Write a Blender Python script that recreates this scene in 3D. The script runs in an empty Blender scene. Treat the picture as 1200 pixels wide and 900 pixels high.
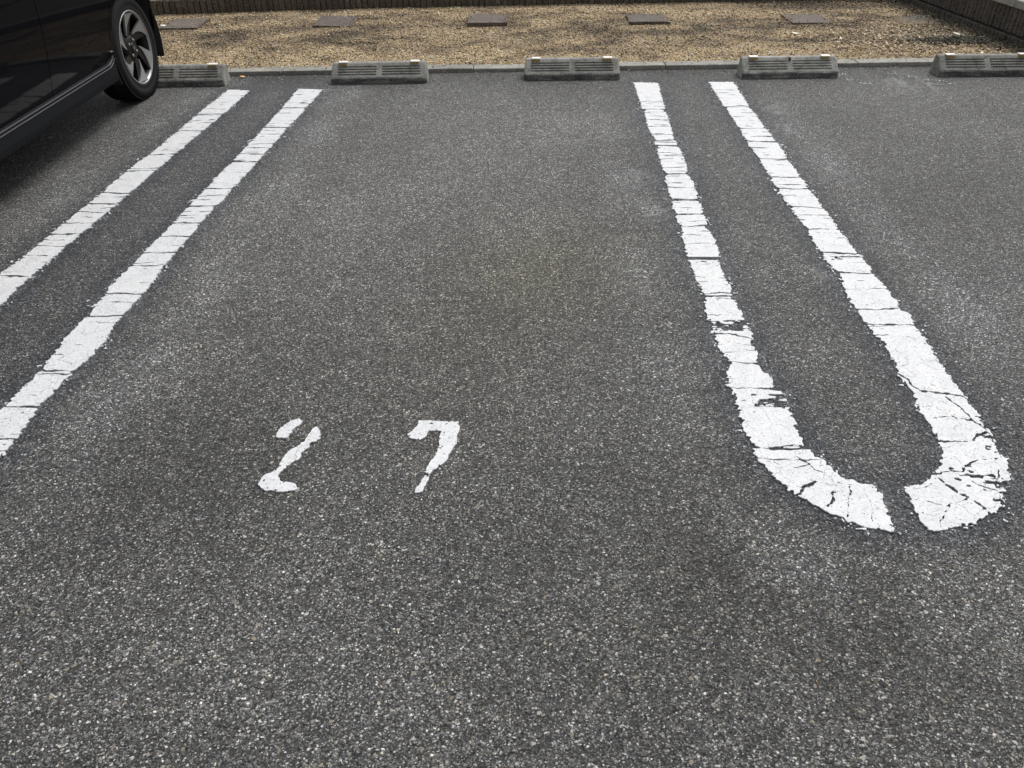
import bpy, bmesh, math, random
import numpy as np
from mathutils import Matrix, Vector

S = bpy.context.scene
COL = S.collection
random.seed(7)
RAD = math.radians

# ------------------------------------------------------------ camera
cam_d = bpy.data.cameras.new('camera')
cam = bpy.data.objects.new('camera', cam_d)
COL.objects.link(cam)
cam_d.sensor_fit = 'HORIZONTAL'
cam_d.sensor_width = 36.0
cam_d.lens = 27.03
cam_d.clip_start = 0.02
cam_d.clip_end = 2000
X = Vector((0.99938164, 0.0330243, -0.01207205))
U = Vector((-0.00988907, 0.59345928, 0.80480326))
B = Vector((0.03374233, -0.80418622, 0.59341889))
cam.matrix_world = Matrix(((X.x, U.x, B.x, 0), (X.y, U.y, B.y, 0), (X.z, U.z, B.z, 1.28), (0, 0, 0, 1)))
S.camera = cam

# ------------------------------------------------------------ world, sun, exposure
SUN_EL, SUN_AZ = RAD(52), RAD(25)        # azimuth measured clockwise from +Y (the wall side)
w = bpy.data.worlds.new('World'); S.world = w; w.use_nodes = True
nt = w.node_tree; nt.nodes.clear()
sky = nt.nodes.new('ShaderNodeTexSky'); sky.sky_type = 'NISHITA'; sky.sun_disc = False
sky.sun_elevation = SUN_EL; sky.sun_rotation = SUN_AZ
sky.air_density = 1.0; sky.dust_density = 4.0; sky.ozone_density = 1.0
hs = nt.nodes.new('ShaderNodeHueSaturation'); hs.inputs['Saturation'].default_value = 0.22
bg = nt.nodes.new('ShaderNodeBackground'); bg.inputs['Strength'].default_value = 0.12
wo = nt.nodes.new('ShaderNodeOutputWorld')
nt.links.new(sky.outputs[0], hs.inputs['Color']); nt.links.new(hs.outputs[0], bg.inputs[0]); nt.links.new(bg.outputs[0], wo.inputs[0])
sd = bpy.data.lights.new('sun', 'SUN'); sd.energy = 1.3; sd.angle = RAD(22); sd.color = (1.0, 0.98, 0.95)
so = bpy.data.objects.new('sun', sd); COL.objects.link(so)
d = Vector((math.sin(SUN_AZ)*math.cos(SUN_EL), math.cos(SUN_AZ)*math.cos(SUN_EL), math.sin(SUN_EL)))
so.rotation_euler = d.to_track_quat('Z', 'Y').to_euler(); so.location = d*20
S.view_settings.view_transform = 'Standard'; S.view_settings.look = 'None'
S.view_settings.exposure = 0.3; S.view_settings.gamma = 1.0; S.view_settings.use_curve_mapping = False
S.render.engine = 'CYCLES'

# ------------------------------------------------------------ helpers
class NT:
    """short node-graph writer"""
    def __init__(s, name):
        s.m = bpy.data.materials.new(name); s.m.use_nodes = True; s.t = s.m.node_tree
        s.p = s.t.nodes['Principled BSDF']; s.out = s.t.nodes['Material Output']
    def n(s, typ, props=None, **inp):
        nd = s.t.nodes.new('ShaderNode'+typ)
        for k, v in (props or {}).items(): setattr(nd, k, v)
        for k, v in inp.items(): s.set(nd, k, v)
        return nd
    def set(s, nd, k, v):
        sock = nd.inputs[int(k[1:])] if k[0] == 'i' and k[1:].isdigit() else nd.inputs[k.replace('_', ' ')]
        if isinstance(v, bpy.types.NodeSocket): s.t.links.new(v, sock)
        else: sock.default_value = v
    def math(s, op, a, b=0.5, clamp=False):
        nd = s.n('Math', dict(operation=op, use_clamp=clamp), i0=a, i1=b); return nd.outputs[0]
    def mix(s, f, a, b, mode='MIX'):
        nd = s.t.nodes.new('ShaderNodeMix'); nd.data_type = 'RGBA'; nd.blend_type = mode
        for i, v in ((0, f), (6, a), (7, b)):
            if isinstance(v, bpy.types.NodeSocket): s.t.links.new(v, nd.inputs[i])
            else: nd.inputs[i].default_value = v if i == 0 else (*v, 1)
        return nd.outputs[2]
    def ramp(s, f, stops, interp='LINEAR'):
        nd = s.n('ValToRGB', None, Fac=f); cr = nd.color_ramp; cr.interpolation = interp
        while len(cr.elements) < len(stops): cr.elements.new(0.5)
        for e, (p, c) in zip(cr.elements, stops):
            e.position = p; e.color = (c, c, c, 1) if not isinstance(c, tuple) else (*c, 1)
        return nd.outputs[0]
    def pos(s):
        return s.n('NewGeometry').outputs['Position']
    def noise(s, v, scale, detail=4, rough=.6):
        return s.n('TexNoise', None, Vector=v, Scale=scale, Detail=detail, Roughness=rough).outputs[0]
    def bump(s, h, strength, dist):
        b = s.n('Bump', None, Height=h, Strength=strength, Distance=dist)
        s.t.links.new(b.outputs[0], s.p.inputs['Normal'])
    def base(s, c):
        s.set(s.p, 'Base_Color', c if isinstance(c, bpy.types.NodeSocket) else (*c, 1)); return s

def tag(o, label=None, cat=None, group=None, kind=None):
    for k, v in (('label', label), ('category', cat), ('group', group), ('kind', kind)):
        if v: o[k] = v
    return o
def empty(name, loc, rz=0.0):
    o = bpy.data.objects.new(name, None); COL.objects.link(o)
    o.location = loc; o.rotation_euler = (0, 0, rz); o.empty_display_size = .1
    return o
def link(name, me, mat=None, parent=None, smooth=None):
    o = bpy.data.objects.new(name, me); COL.objects.link(o)
    if mat is not None and not me.materials: me.materials.append(mat)
    if parent: o.parent = parent
    if smooth is not None:
        me.polygons.foreach_set('use_smooth', [smooth]*len(me.polygons))
    return o
def pymesh(name, vs, fs):
    me = bpy.data.meshes.new(name); me.from_pydata([tuple(v) for v in vs], [], fs); me.update(); return me
def bm_mesh(name, bm, smooth=False):
    me = bpy.data.meshes.new(name); bmesh.ops.recalc_face_normals(bm, faces=bm.faces)
    bm.to_mesh(me); bm.free()
    if smooth: me.polygons.foreach_set('use_smooth', [True]*len(me.polygons))
    return me
def box_bm(bm, x0, x1, y0, y1, z0, z1, bev=0.0, seg=1, jit=0.0):
    r = bmesh.ops.create_cube(bm, size=1.0)
    vs = r['verts']
    for v in vs:
        v.co = Vector(((x0+x1)/2+v.co.x*(x1-x0), (y0+y1)/2+v.co.y*(y1-y0), (z0+z1)/2+v.co.z*(z1-z0)))
        if jit: v.co += Vector((random.uniform(-jit, jit) for _ in range(3)))
    if bev:
        es = list({e for v in vs for e in v.link_edges})
        bmesh.ops.bevel(bm, geom=es, offset=bev, segments=seg, affect='EDGES', profile=.5)
def box_mesh(name, *a, **k):
    bm = bmesh.new(); box_bm(bm, *a, **k); return bm_mesh(name, bm)
def lathe(name, prof, n=48, smooth=True):
    """profile of (axial, radius) turned about local X"""
    vs = []; fs = []
    m = len(prof)
    for i in range(n):
        a = 2*math.pi*i/n
        for (x, r) in prof: vs.append((x, r*math.cos(a), r*math.sin(a)))
    for i in range(n):
        j = (i+1) % n
        for k in range(m-1): fs.append((i*m+k, i*m+k+1, j*m+k+1, j*m+k))
    me = pymesh(name, vs, fs)
    me.polygons.foreach_set('use_smooth', [smooth]*len(me.polygons))
    return me

# numpy value noise, 2D
def _hash(ix, iy, seed):
    h = (ix.astype(np.int64)*374761393 + iy.astype(np.int64)*668265263 + seed*1442695041) & 0xffffffff
    h = ((h ^ (h >> 13))*1274126177) & 0xffffffff
    h = ((h ^ (h >> 16))*2246822519) & 0xffffffff
    return ((h ^ (h >> 15)) & 0xffffff)/float(0xffffff)
def vnoise(x, y, s, seed=0):
    x = np.asarray(x, float)/s; y = np.asarray(y, float)/s
    ix = np.floor(x); iy = np.floor(y); fx = x-ix; fy = y-iy
    fx = fx*fx*(3-2*fx); fy = fy*fy*(3-2*fy)
    a = _hash(ix, iy, seed); b = _hash(ix+1, iy, seed); c = _hash(ix, iy+1, seed); d_ = _hash(ix+1, iy+1, seed)
    return (a*(1-fx)+b*fx)*(1-fy)+(c*(1-fx)+d_*fx)*fy
def fbm(x, y, s, seed=0, o=4, g=.5):
    t = 0; a = 1; n = 0
    for i in range(o):
        t = t+a*vnoise(x, y, s/2**i, seed+i*17); n += a; a *= g
    return t/n            # 0..1
def sd_poly(px, py, poly):
    """signed distance, positive inside"""
    P = np.array(poly); n = len(P); best = np.full(px.shape, 1e9); ins = np.zeros(px.shape, bool)
    for i in range(n):
        a = P[i]; b = P[(i+1) % n]; e = b-a; L = e@e
        if L < 1e-12: continue
        t = np.clip(((px-a[0])*e[0]+(py-a[1])*e[1])/L, 0, 1)
        dd = np.hypot(px-a[0]-t*e[0], py-a[1]-t*e[1]); best = np.minimum(best, dd)
        if a[1] != b[1]:
            c = ((a[1] > py) != (b[1] > py)) & (px < (b[0]-a[0])*(py-a[1])/(b[1]-a[1])+a[0]); ins ^= c
    return np.where(ins, best, -best)
def seg_dist(px, py, a, b):
    a = np.array(a); b = np.array(b); e = b-a
    t = np.clip(((px-a[0])*e[0]+(py-a[1])*e[1])/(e@e), 0, 1)
    return np.hypot(px-a[0]-t*e[0], py-a[1]-t*e[1])

def contour(F, xs, ys, merge=True):
    """polygons filling F>0, grouped by connected patch: list of (verts2d, faces, boundary segments)"""
    ny, nx = F.shape; ins = F > 0
    # 8-connected labels by runs
    lab = -np.ones((ny, nx), int); par = []
    def find(a):
        while par[a] != a: par[a] = par[par[a]]; a = par[a]
        return a
    prev = []
    for j in range(ny):
        row = ins[j]; dd = np.diff(np.concatenate(([0], row.astype(int), [0])))
        st = np.where(dd == 1)[0]; en = np.where(dd == -1)[0]; cur = []
        for a, b in zip(st, en):
            l = len(par); par.append(l)
            for (pa, pb, pl) in prev:
                if pa <= b and pb >= a:
                    r1 = find(pl); r2 = find(l)
                    if r1 != r2: par[r2] = r1
            lab[j, a:b] = l; cur.append((a, b, l))
        prev = cur
    root = [find(i) for i in range(len(par))]
    G = {}
    def grp(l):
        r = root[l]
        if r not in G: G[r] = ([], [], [], {})
        return G[r]
    def vid(g, key):
        V, Fc, Bd, D = g
        if key in D: return D[key]
        k, j, i = key
        if k == 0: p = (xs[i], ys[j])
        elif k == 1:
            t = F[j, i]/(F[j, i]-F[j, i+1]); p = (xs[i]+t*(xs[i+1]-xs[i]), ys[j])
        else:
            t = F[j, i]/(F[j, i]-F[j+1, i]); p = (xs[i], ys[j]+t*(ys[j+1]-ys[j]))
        D[key] = len(V); V.append(p); return D[key]
    cs = ins[:-1, :-1].astype(int)+ins[:-1, 1:]+ins[1:, 1:]+ins[1:, :-1]
    full = cs == 4
    for j in range(ny-1):
        if merge:
            dd = np.diff(np.concatenate(([0], full[j].astype(int), [0])))
            for a, b in zip(np.where(dd == 1)[0], np.where(dd == -1)[0]):
                g = grp(lab[j, a]); g[1].append([vid(g, (0, j, a)), vid(g, (0, j, b)), vid(g, (0, j+1, b)), vid(g, (0, j+1, a))])
        else:
            for a in np.where(full[j])[0]:
                g = grp(lab[j, a]); g[1].append([vid(g, (0, j, a)), vid(g, (0, j, a+1)), vid(g, (0, j+1, a+1)), vid(g, (0, j+1, a))])
    for j, i in zip(*np.where((cs > 0) & (cs < 4))):
        c = ((j, i), (j, i+1), (j+1, i+1), (j+1, i)); ek = ((1, j, i), (2, j, i+1), (1, j+1, i), (2, j, i))
        l = max(lab[q] for q in c); g = grp(l); poly = []; kinds = []
        for k in range(4):
            if ins[c[k]]: poly.append(vid(g, (0,)+c[k])); kinds.append(0)
            if ins[c[k]] != ins[c[(k+1) % 4]]: poly.append(vid(g, ek[k])); kinds.append(1)
        g[1].append(poly); m = len(poly)
        for k in range(m):
            if kinds[k] and kinds[(k+1) % m] and (sum(kinds) == 2 or not kinds[k-1] or True):
                # a boundary segment joins two crossings with no inside corner between them
                g[2].append((poly[k], poly[(k+1) % m]))
    return [(v, f, b) for v, f, b, _ in G.values()]

# ------------------------------------------------------------ materials
def m_asphalt():
    s = NT('asphalt'); P = s.pos()
    vc = s.n('Attribute', dict(attribute_name='stain')).outputs['Color']
    sep = s.n('SeparateColor', None, Color=vc)
    wear = s.n('Attribute', dict(attribute_name='wear')).outputs['Fac']
    warp = s.n('TexNoise', None, Vector=P, Scale=150.0, Detail=1.0).outputs['Color']
    Pw = s.n('VectorMath', dict(operation='MULTIPLY_ADD'), i0=warp, i1=(.005, .005, .0), i2=P).outputs[0]
    v1 = s.n('TexVoronoi', dict(voronoi_dimensions='2D'), Vector=Pw, Scale=222.0)
    v2 = s.n('TexVoronoi', dict(voronoi_dimensions='2D'), Vector=Pw, Scale=450.0)
    v3 = s.n('TexVoronoi', dict(voronoi_dimensions='2D'), Vector=Pw, Scale=90.0)
    def rnd(v, ch='Red'): return s.n('SeparateColor', None, Color=v.outputs['Color']).outputs[ch]
    g1 = s.ramp(rnd(v1), [(0, .020), (.40, .050), (.66, .095), (.85, .16), (.94, .36), (.975, .72), (1, .85)])
    g2 = s.ramp(rnd(v2), [(0, .014), (.40, .044), (.66, .105), (.86, .21), (.95, .52), (1, .82)])
    m2 = s.ramp(s.noise(P, 170, 2), [(.38, 0.0), (.62, 1.0)])
    fac = s.n('SeparateColor', None, Color=m2).outputs[0]
    base = s.mix(fac, g1, g2)
    # binder between the stones
    edge = s.ramp(v1.outputs['Distance'], [(.42, 1.0), (.72, .38)])
    base = s.mix(1.0, base, edge, 'MULTIPLY')
    # sparse larger stones
    pick = s.math('GREATER_THAN', rnd(v3), .945); near = s.math('LESS_THAN', v3.outputs['Distance'], .33)
    big = s.math('MULTIPLY', pick, near)
    bigc = s.ramp(rnd(v3, 'Green'), [(0, (.09, .085, .08)), (.4, (.20, .19, .18)), (.7, (.30, .27, .22)), (.85, (.16, .15, .17)), (.95, (.55, .53, .48)), (1, (.6, .6, .6))])
    base = s.mix(s.math('MULTIPLY', big, .85), base, bigc)
    tint = s.ramp(rnd(v1, 'Blue'), [(0, (1.0, .98, .95)), (.35, (.95, .98, 1.03)), (.75, (1.04, 1.0, .90)), (1, (1.12, .98, .84))])
    base = s.mix(.8, base, tint, 'MULTIPLY')
    base = s.mix(1.0, base, vc, 'MULTIPLY')
    # medium clumps
    cl = s.ramp(s.noise(P, 26, 5, .7), [(.3, .74), (.5, .98), (.7, 1.28)])
    base = s.mix(1.0, base, cl, 'MULTIPLY')
    cl2 = s.ramp(s.noise(P, 75, 3, .7), [(.3, .78), (.5, .98), (.7, 1.22)])
    base = s.mix(1.0, base, cl2, 'MULTIPLY')
    base = s.mix(s.math('MULTIPLY', wear, s.math('GREATER_THAN', rnd(v1, 'Blue'), .5)), base, (.62, .62, .61))
    s.base(base)
    s.set(s.p, 'Roughness', s.n('MapRange', None, Value=rnd(v1, 'Green'), To_Min=.55, To_Max=.95).outputs[0])
    s.set(s.p, 'Specular_IOR_Level', .4)
    h = s.math('ADD', s.math('MULTIPLY', v1.outputs['Distance'], -1.0), s.math('MULTIPLY', v2.outputs['Distance'], -.5))
    h = s.math('ADD', h, s.math('MULTIPLY', rnd(v1, 'Green'), .7))
    s.bump(h, .75, .0022)
    return s.m

def m_paint():
    s = NT('road_paint'); P = s.pos()
    n1 = s.noise(P, 14, 6, .75); n2 = s.noise(P, 160, 3, .7); n3 = s.noise(P, 420, 2)
    c = s.ramp(n1, [(.3, (.61, .62, .63)), (.5, (.69, .70, .71)), (.75, (.76, .765, .76))])
    c = s.mix(1.0, c, s.ramp(n2, [(.3, .74), (.5, .98), (.7, 1.08)]), 'MULTIPLY')
    v = s.n('TexVoronoi', dict(voronoi_dimensions='2D'), Vector=P, Scale=150.0)
    r = s.n('SeparateColor', None, Color=v.outputs['Color']).outputs[0]
    hole = s.math('MULTIPLY', s.math('GREATER_THAN', r, .93), s.math('LESS_THAN', v.outputs['Distance'], .24))
    c = s.mix(s.math('MULTIPLY', hole, .75), c, (.12, .12, .125))
    # hairline crazing
    wv = s.n('VectorMath', dict(operation='MULTIPLY_ADD'), i0=s.n('TexNoise', None, Vector=P, Scale=22.0, Detail=4.0).outputs['Color'], i1=(.06, .06, 0), i2=P).outputs[0]
    ve = s.n('TexVoronoi', dict(voronoi_dimensions='2D', feature='DISTANCE_TO_EDGE'), Vector=wv, Scale=14.0)
    hair = s.math('LESS_THAN', ve.outputs['Distance'], .011)
    gate = s.math('GREATER_THAN', s.noise(P, 9, 2), .53)
    c = s.mix(s.math('MULTIPLY', s.math('MULTIPLY', hair, gate), .6), c, (.16, .16, .17))
    s.base(c); s.set(s.p, 'Roughness', .62)
    h = s.math('ADD', s.math('MULTIPLY', n2, .8), s.math('MULTIPLY', n3, .4))
    h = s.math('SUBTRACT', h, hole)
    s.bump(h, .5, .0015)
    return s.m

def m_concrete(name, c0, c1, stain=(.07, .065, .055), amt=.5, scale=1.0, moss=None, dark_streaks=False):
    s = NT(name); P = s.n('TexCoord').outputs['Object']
    r = s.n('ObjectInfo').outputs['Random']
    P2 = s.n('VectorMath', dict(operation='ADD'), i0=P, i1=s.n('CombineXYZ', None, X=s.math('MULTIPLY', r, 37.0), Y=s.math('MULTIPLY', r, 11.0)).outputs[0]).outputs[0]
    n1 = s.noise(P2, 9*scale, 6, .7); n2 = s.noise(P2, 160, 3, .7); n3 = s.noise(P2, 30*scale, 5, .75)
    c = s.ramp(n1, [(.3, c0), (.7, c1)])
    c = s.mix(1.0, c, s.ramp(n2, [(.25, .62), (.5, 1.0), (.75, 1.3)]), 'MULTIPLY')
    st = s.ramp(n3, [(.5, 0.0), (.66, amt)])
    c = s.mix(s.n('SeparateColor', None, Color=st).outputs[0], c, stain)
    if moss:
        mm = s.ramp(s.noise(P2, 14, 6, .8), [(.55, 0.0), (.7, .6)])
        c = s.mix(s.n('SeparateColor', None, Color=mm).outputs[0], c, moss)
    if dark_streaks:      # dark streaks on the front lip, fainter ones all over
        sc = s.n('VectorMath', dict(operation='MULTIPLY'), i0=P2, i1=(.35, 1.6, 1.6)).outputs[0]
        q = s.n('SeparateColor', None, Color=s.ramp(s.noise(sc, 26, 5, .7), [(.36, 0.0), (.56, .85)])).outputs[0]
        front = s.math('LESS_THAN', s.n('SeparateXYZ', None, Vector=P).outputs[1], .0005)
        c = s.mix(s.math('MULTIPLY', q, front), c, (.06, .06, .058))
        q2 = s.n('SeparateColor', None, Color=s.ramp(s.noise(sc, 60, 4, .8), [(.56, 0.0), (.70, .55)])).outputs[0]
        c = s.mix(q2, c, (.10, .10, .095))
    br = s.n('MapRange', None, Value=r, To_Min=.78, To_Max=1.18).outputs[0]
    c = s.mix(1.0, c, s.n('CombineColor', None, Red=br, Green=br, Blue=br).outputs[0], 'MULTIPLY')
    v = s.n('TexVoronoi', None, Vector=P2, Scale=260.0)
    rr = s.n('SeparateColor', None, Color=v.outputs['Color']).outputs[0]
    c = s.mix(s.math('MULTIPLY', s.math('GREATER_THAN', rr, .95), .5), c, (.55, .54, .5))
    s.base(c); s.set(s.p, 'Roughness', .88)
    s.bump(s.math('ADD', n2, s.math('MULTIPLY', n3, 1.5)), .6, .002)
    return s.m

def m_plain(name, col, rough=.5, metal=0.0, coat=0.0, noise=0.0, scale=40, spec=.5):
    s = NT(name); 
    if noise:
        P = s.n('TexCoord').outputs['Object']; n = s.noise(P, scale, 5, .65)
        a = tuple(c*(1-noise) for c in col); b = tuple(min(1, c*(1+noise)) for c in col)
        s.base(s.ramp(n, [(.3, a), (.7, b)]))
        s.set(s.p, 'Roughness', s.n('MapRange', None, Value=n, To_Min=max(.02, rough*.8), To_Max=min(1, rough*1.2)).outputs[0])
    else: s.base(col); s.set(s.p, 'Roughness', rough)
    s.set(s.p, 'Metallic', metal); s.set(s.p, 'Coat_Weight', coat); s.set(s.p, 'Coat_Roughness', .03); s.set(s.p, 'Specular_IOR_Level', spec)
    return s.m

def m_attr(name, rough=.85, gain=1.0):
    s = NT(name); a = s.n('Attribute', dict(attribute_name='tone')).outputs['Color']
    n = s.noise(s.pos(), 300, 2)
    s.base(s.mix(1.0, a, s.ramp(n, [(.3, .8*gain), (.7, 1.15*gain)]), 'MULTIPLY')); s.set(s.p, 'Roughness', rough)
    s.set(s.p, 'Specular_IOR_Level', .3)
    return s.m

def m_bed():
    s = NT('gravel_soil'); P = s.pos(); a = s.n('Attribute', dict(attribute_name='tone')).outputs['Color']
    v = s.n('TexVoronoi', None, Vector=P, Scale=140.0)
    r = s.n('SeparateColor', None, Color=v.outputs['Color']).outputs[0]
    c = s.mix(1.0, a, s.ramp(r, [(0, .35), (.6, .9), (1, 1.7)]), 'MULTIPLY')
    s.base(c); s.set(s.p, 'Roughness', .95); s.bump(v.outputs['Distance'], .8, .006)
    return s.m

M = dict(
    asphalt=m_asphalt(), paint=m_paint(),
    stop=m_concrete('wheel_stop_concrete', (.19, .186, .168), (.43, .42, .375), (.085, .08, .068), .75, dark_streaks=True),
    kerb=m_concrete('kerb_concrete', (.22, .215, .19), (.38, .37, .325), (.09, .085, .07), .6),
    brick=m_concrete('brown_brick', (.085, .068, .05), (.135, .108, .08), (.045, .038, .03), .5, 1.6),
    darkbrick=m_concrete('dark_brick', (.06, .05, .04), (.10, .082, .065), (.035, .03, .024), .6, 1.6),
    coping=m_concrete('coping_concrete', (.26, .25, .22), (.36, .35, .31), (.14, .13, .11), .4),
    paver=m_concrete('paver_concrete', (.085, .066, .050), (.135, .106, .082), (.05, .042, .034), .5),
    mortar=m_concrete('dark_mortar', (.018, .016, .013), (.035, .03, .025)),
    bed=m_bed(), chips=m_attr('gravel_chips'), litter=m_attr('litter', .7), leaves=m_attr('leaf_green', .6),
    soil=m_concrete('planting_soil', (.05, .037, .026), (.10, .075, .05)),
    carpaint=m_plain('black_car_paint', (.006, .006, .0075), .05, 0, 0, spec=.065),
    skirt=m_plain('charcoal_skirt', (.010, .011, .014), .5, 0, 0, .15, 30, .12),
    clip_glint=m_plain('clip_and_glint', (.16, .165, .17), .35, .5),
    rubber=m_plain('tyre_rubber', (.010, .010, .011), .75, 0, 0, .25, 60, .25),
    rimblack=m_plain('black_rim', (.010, .010, .011), .4, 0, 0, spec=.25),
    alloy=m_plain('machined_alloy', (.34, .34, .345), .42, .5, .0),
    under=m_plain('black_underbody', (.008, .008, .008), .9),
    glass=m_plain('dark_car_glass', (.01, .012, .012), .05, 0, .5),
    redlens=m_plain('red_lens', (.35, .01, .01), .1, 0, .5), clearlens=m_plain('headlight_lens', (.55, .57, .6), .08, 0, .8),
    amber=m_plain('amber_reflector', (.42, .27, .06), .3, 0, .3, .35, 120), whitecap=m_plain('white_reflector_cap', (.86, .83, .76), .35, 0, .2),
    rust=m_plain('rust_stain', (.13, .045, .025), .9, 0, 0, .5, 90),
)

# ------------------------------------------------------------ traced paint outlines (metres on the ground)
L2=[(-1.442,4.645),(-1.424,4.257),(-1.418,3.77),(-1.429,3.473),(-1.438,3.236),(-1.449,2.935),(-1.446,2.77),(-1.462,2.564),(-1.465,2.287),(-1.452,2.09),(-1.458,1.95),(-1.446,1.79),(-1.457,1.589),(-1.47,1.3),(-1.49,1.15),(-1.33,1.15),(-1.33,1.3),(-1.347,1.401),(-1.345,1.475),(-1.36,1.629),(-1.342,1.76),(-1.324,1.882),(-1.338,2.026),(-1.337,2.132),(-1.33,2.304),(-1.345,2.513),(-1.335,2.656),(-1.351,2.791),(-1.329,3.001),(-1.318,3.313),(-1.314,3.529),(-1.303,3.899),(-1.285,4.414),(-1.285,4.626)]
L1=[(-1.846,4.632),(-1.864,4.222),(-1.858,3.901),(-1.86,3.558),(-1.889,3.364),(-1.882,2.999),(-1.886,2.807),(-1.889,2.633),(-1.886,2.491),(-1.905,2.36),(-1.93,1.7),(-1.93,1.3),(-1.78,1.3),(-1.78,1.7),(-1.777,2.14),(-1.784,2.254),(-1.778,2.425),(-1.778,2.562),(-1.776,2.69),(-1.76,2.912),(-1.748,3.067),(-1.758,3.312),(-1.743,3.473),(-1.742,3.739),(-1.727,4.003),(-1.712,4.337),(-1.713,4.613)]
R1=[(0.547,4.757),(0.548,4.162),(0.551,3.734),(0.557,3.649),(0.55,3.301),(0.537,3.001),(0.538,2.764),(0.528,2.534),(0.534,2.423),(0.538,2.289),(0.535,2.21),(0.533,2.057),(0.536,1.956),(0.539,1.837),(0.528,1.735),(0.537,1.692),(0.534,1.606),(0.536,1.483),(0.539,1.438),(0.57,1.361),(0.6,1.313),(0.669,1.248),(0.717,1.215),(0.766,1.203),(0.793,1.201),(0.795,1.24),(0.799,1.322),(0.788,1.344),(0.731,1.364),(0.7,1.426),(0.681,1.453),(0.677,1.486),(0.668,1.566),(0.665,1.616),(0.674,1.695),(0.65,1.721),(0.655,1.761),(0.638,1.823),(0.648,1.889),(0.634,1.948),(0.657,1.995),(0.641,2.059),(0.648,2.211),(0.645,2.291),(0.631,2.418),(0.656,2.535),(0.652,2.765),(0.658,3.002),(0.662,3.301),(0.663,3.649),(0.646,3.733),(0.665,4.161),(0.693,4.675),(0.692,4.746)]
R2=[(0.995,4.761),(0.996,4.263),(1.005,3.91),(0.995,3.684),(1.007,3.482),(0.995,3.226),(0.997,3.029),(1.02,2.767),(1.014,2.621),(1.017,2.492),(1.028,2.354),(1.009,2.178),(1.011,2.12),(1.019,2.024),(1.031,1.963),(1.029,1.853),(1.015,1.788),(1.022,1.701),(1.01,1.629),(1.012,1.583),(1.014,1.523),(1,1.463),(0.978,1.414),(0.936,1.368),(0.895,1.346),(0.862,1.337),(0.862,1.292),(0.86,1.241),(0.859,1.205),(0.884,1.198),(0.926,1.212),(0.971,1.228),(1.013,1.25),(1.06,1.283),(1.084,1.322),(1.119,1.372),(1.135,1.417),(1.143,1.466),(1.151,1.526),(1.157,1.632),(1.155,1.703),(1.149,1.79),(1.153,1.855),(1.161,1.942),(1.16,2.026),(1.166,2.122),(1.158,2.179),(1.151,2.355),(1.154,2.493),(1.141,2.622),(1.136,2.768),(1.139,3.03),(1.131,3.227),(1.131,3.482),(1.147,3.684),(1.134,3.909),(1.124,4.262),(1.142,4.759)]
TWO_A=[(-0.676,1.506),(-0.668,1.53),(-0.653,1.551),(-0.633,1.568),(-0.621,1.556),(-0.625,1.535),(-0.638,1.516),(-0.639,1.488),(-0.651,1.486),(-0.671,1.491)]
TWO_B=[(-0.589,1.515),(-0.586,1.532),(-0.576,1.533),(-0.561,1.512),(-0.559,1.488),(-0.566,1.476),(-0.581,1.464),(-0.58,1.451),(-0.59,1.437),(-0.592,1.408),(-0.604,1.396),(-0.624,1.36),(-0.627,1.346),(-0.615,1.329),(-0.594,1.324),(-0.576,1.319),(-0.57,1.306),(-0.573,1.298),(-0.605,1.292),(-0.649,1.296),(-0.665,1.314),(-0.667,1.331),(-0.656,1.352),(-0.635,1.367),(-0.639,1.388),(-0.63,1.41),(-0.629,1.433),(-0.61,1.456),(-0.594,1.476)]
SEV_A=[(-0.337,1.508),(-0.324,1.52),(-0.314,1.541),(-0.315,1.565),(-0.283,1.564),(-0.246,1.561),(-0.209,1.563),(-0.203,1.535),(-0.207,1.51),(-0.205,1.475),(-0.214,1.452),(-0.223,1.411),(-0.238,1.389),(-0.253,1.375),(-0.26,1.36),(-0.272,1.367),(-0.269,1.388),(-0.262,1.407),(-0.252,1.429),(-0.248,1.459),(-0.249,1.494),(-0.249,1.522),(-0.283,1.523),(-0.285,1.499),(-0.298,1.487),(-0.326,1.494)]
SEV_B=[(-0.26,1.358),(-0.261,1.336),(-0.268,1.302),(-0.286,1.295),(-0.288,1.308),(-0.28,1.322),(-0.278,1.339),(-0.27,1.353)]

def straighten(P_, k=.6, ymin=2.25):
    A = np.array(P_, float); up = A[:, 1] > ymin; mid = np.polyval(np.polyfit(A[up, 1], A[up, 0], 1), A[:, 1])
    for side in (-1, 1):
        m = up & ((A[:, 0]-mid)*side > 0); f = np.polyfit(A[m, 1], A[m, 0], 1); w_ = k*np.clip((A[m, 1]-ymin)/.3, 0, 1)
        A[m, 0] = A[m, 0]*(1-w_)+np.polyval(f, A[m, 1])*w_
    return [tuple(p) for p in A]
L1, L2, R1, R2 = straighten(L1), straighten(L2), straighten(R1, .45), straighten(R2, .5)
LEGS = dict(L1=L1, L2=L2, R1=R1, R2=R2)

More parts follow.
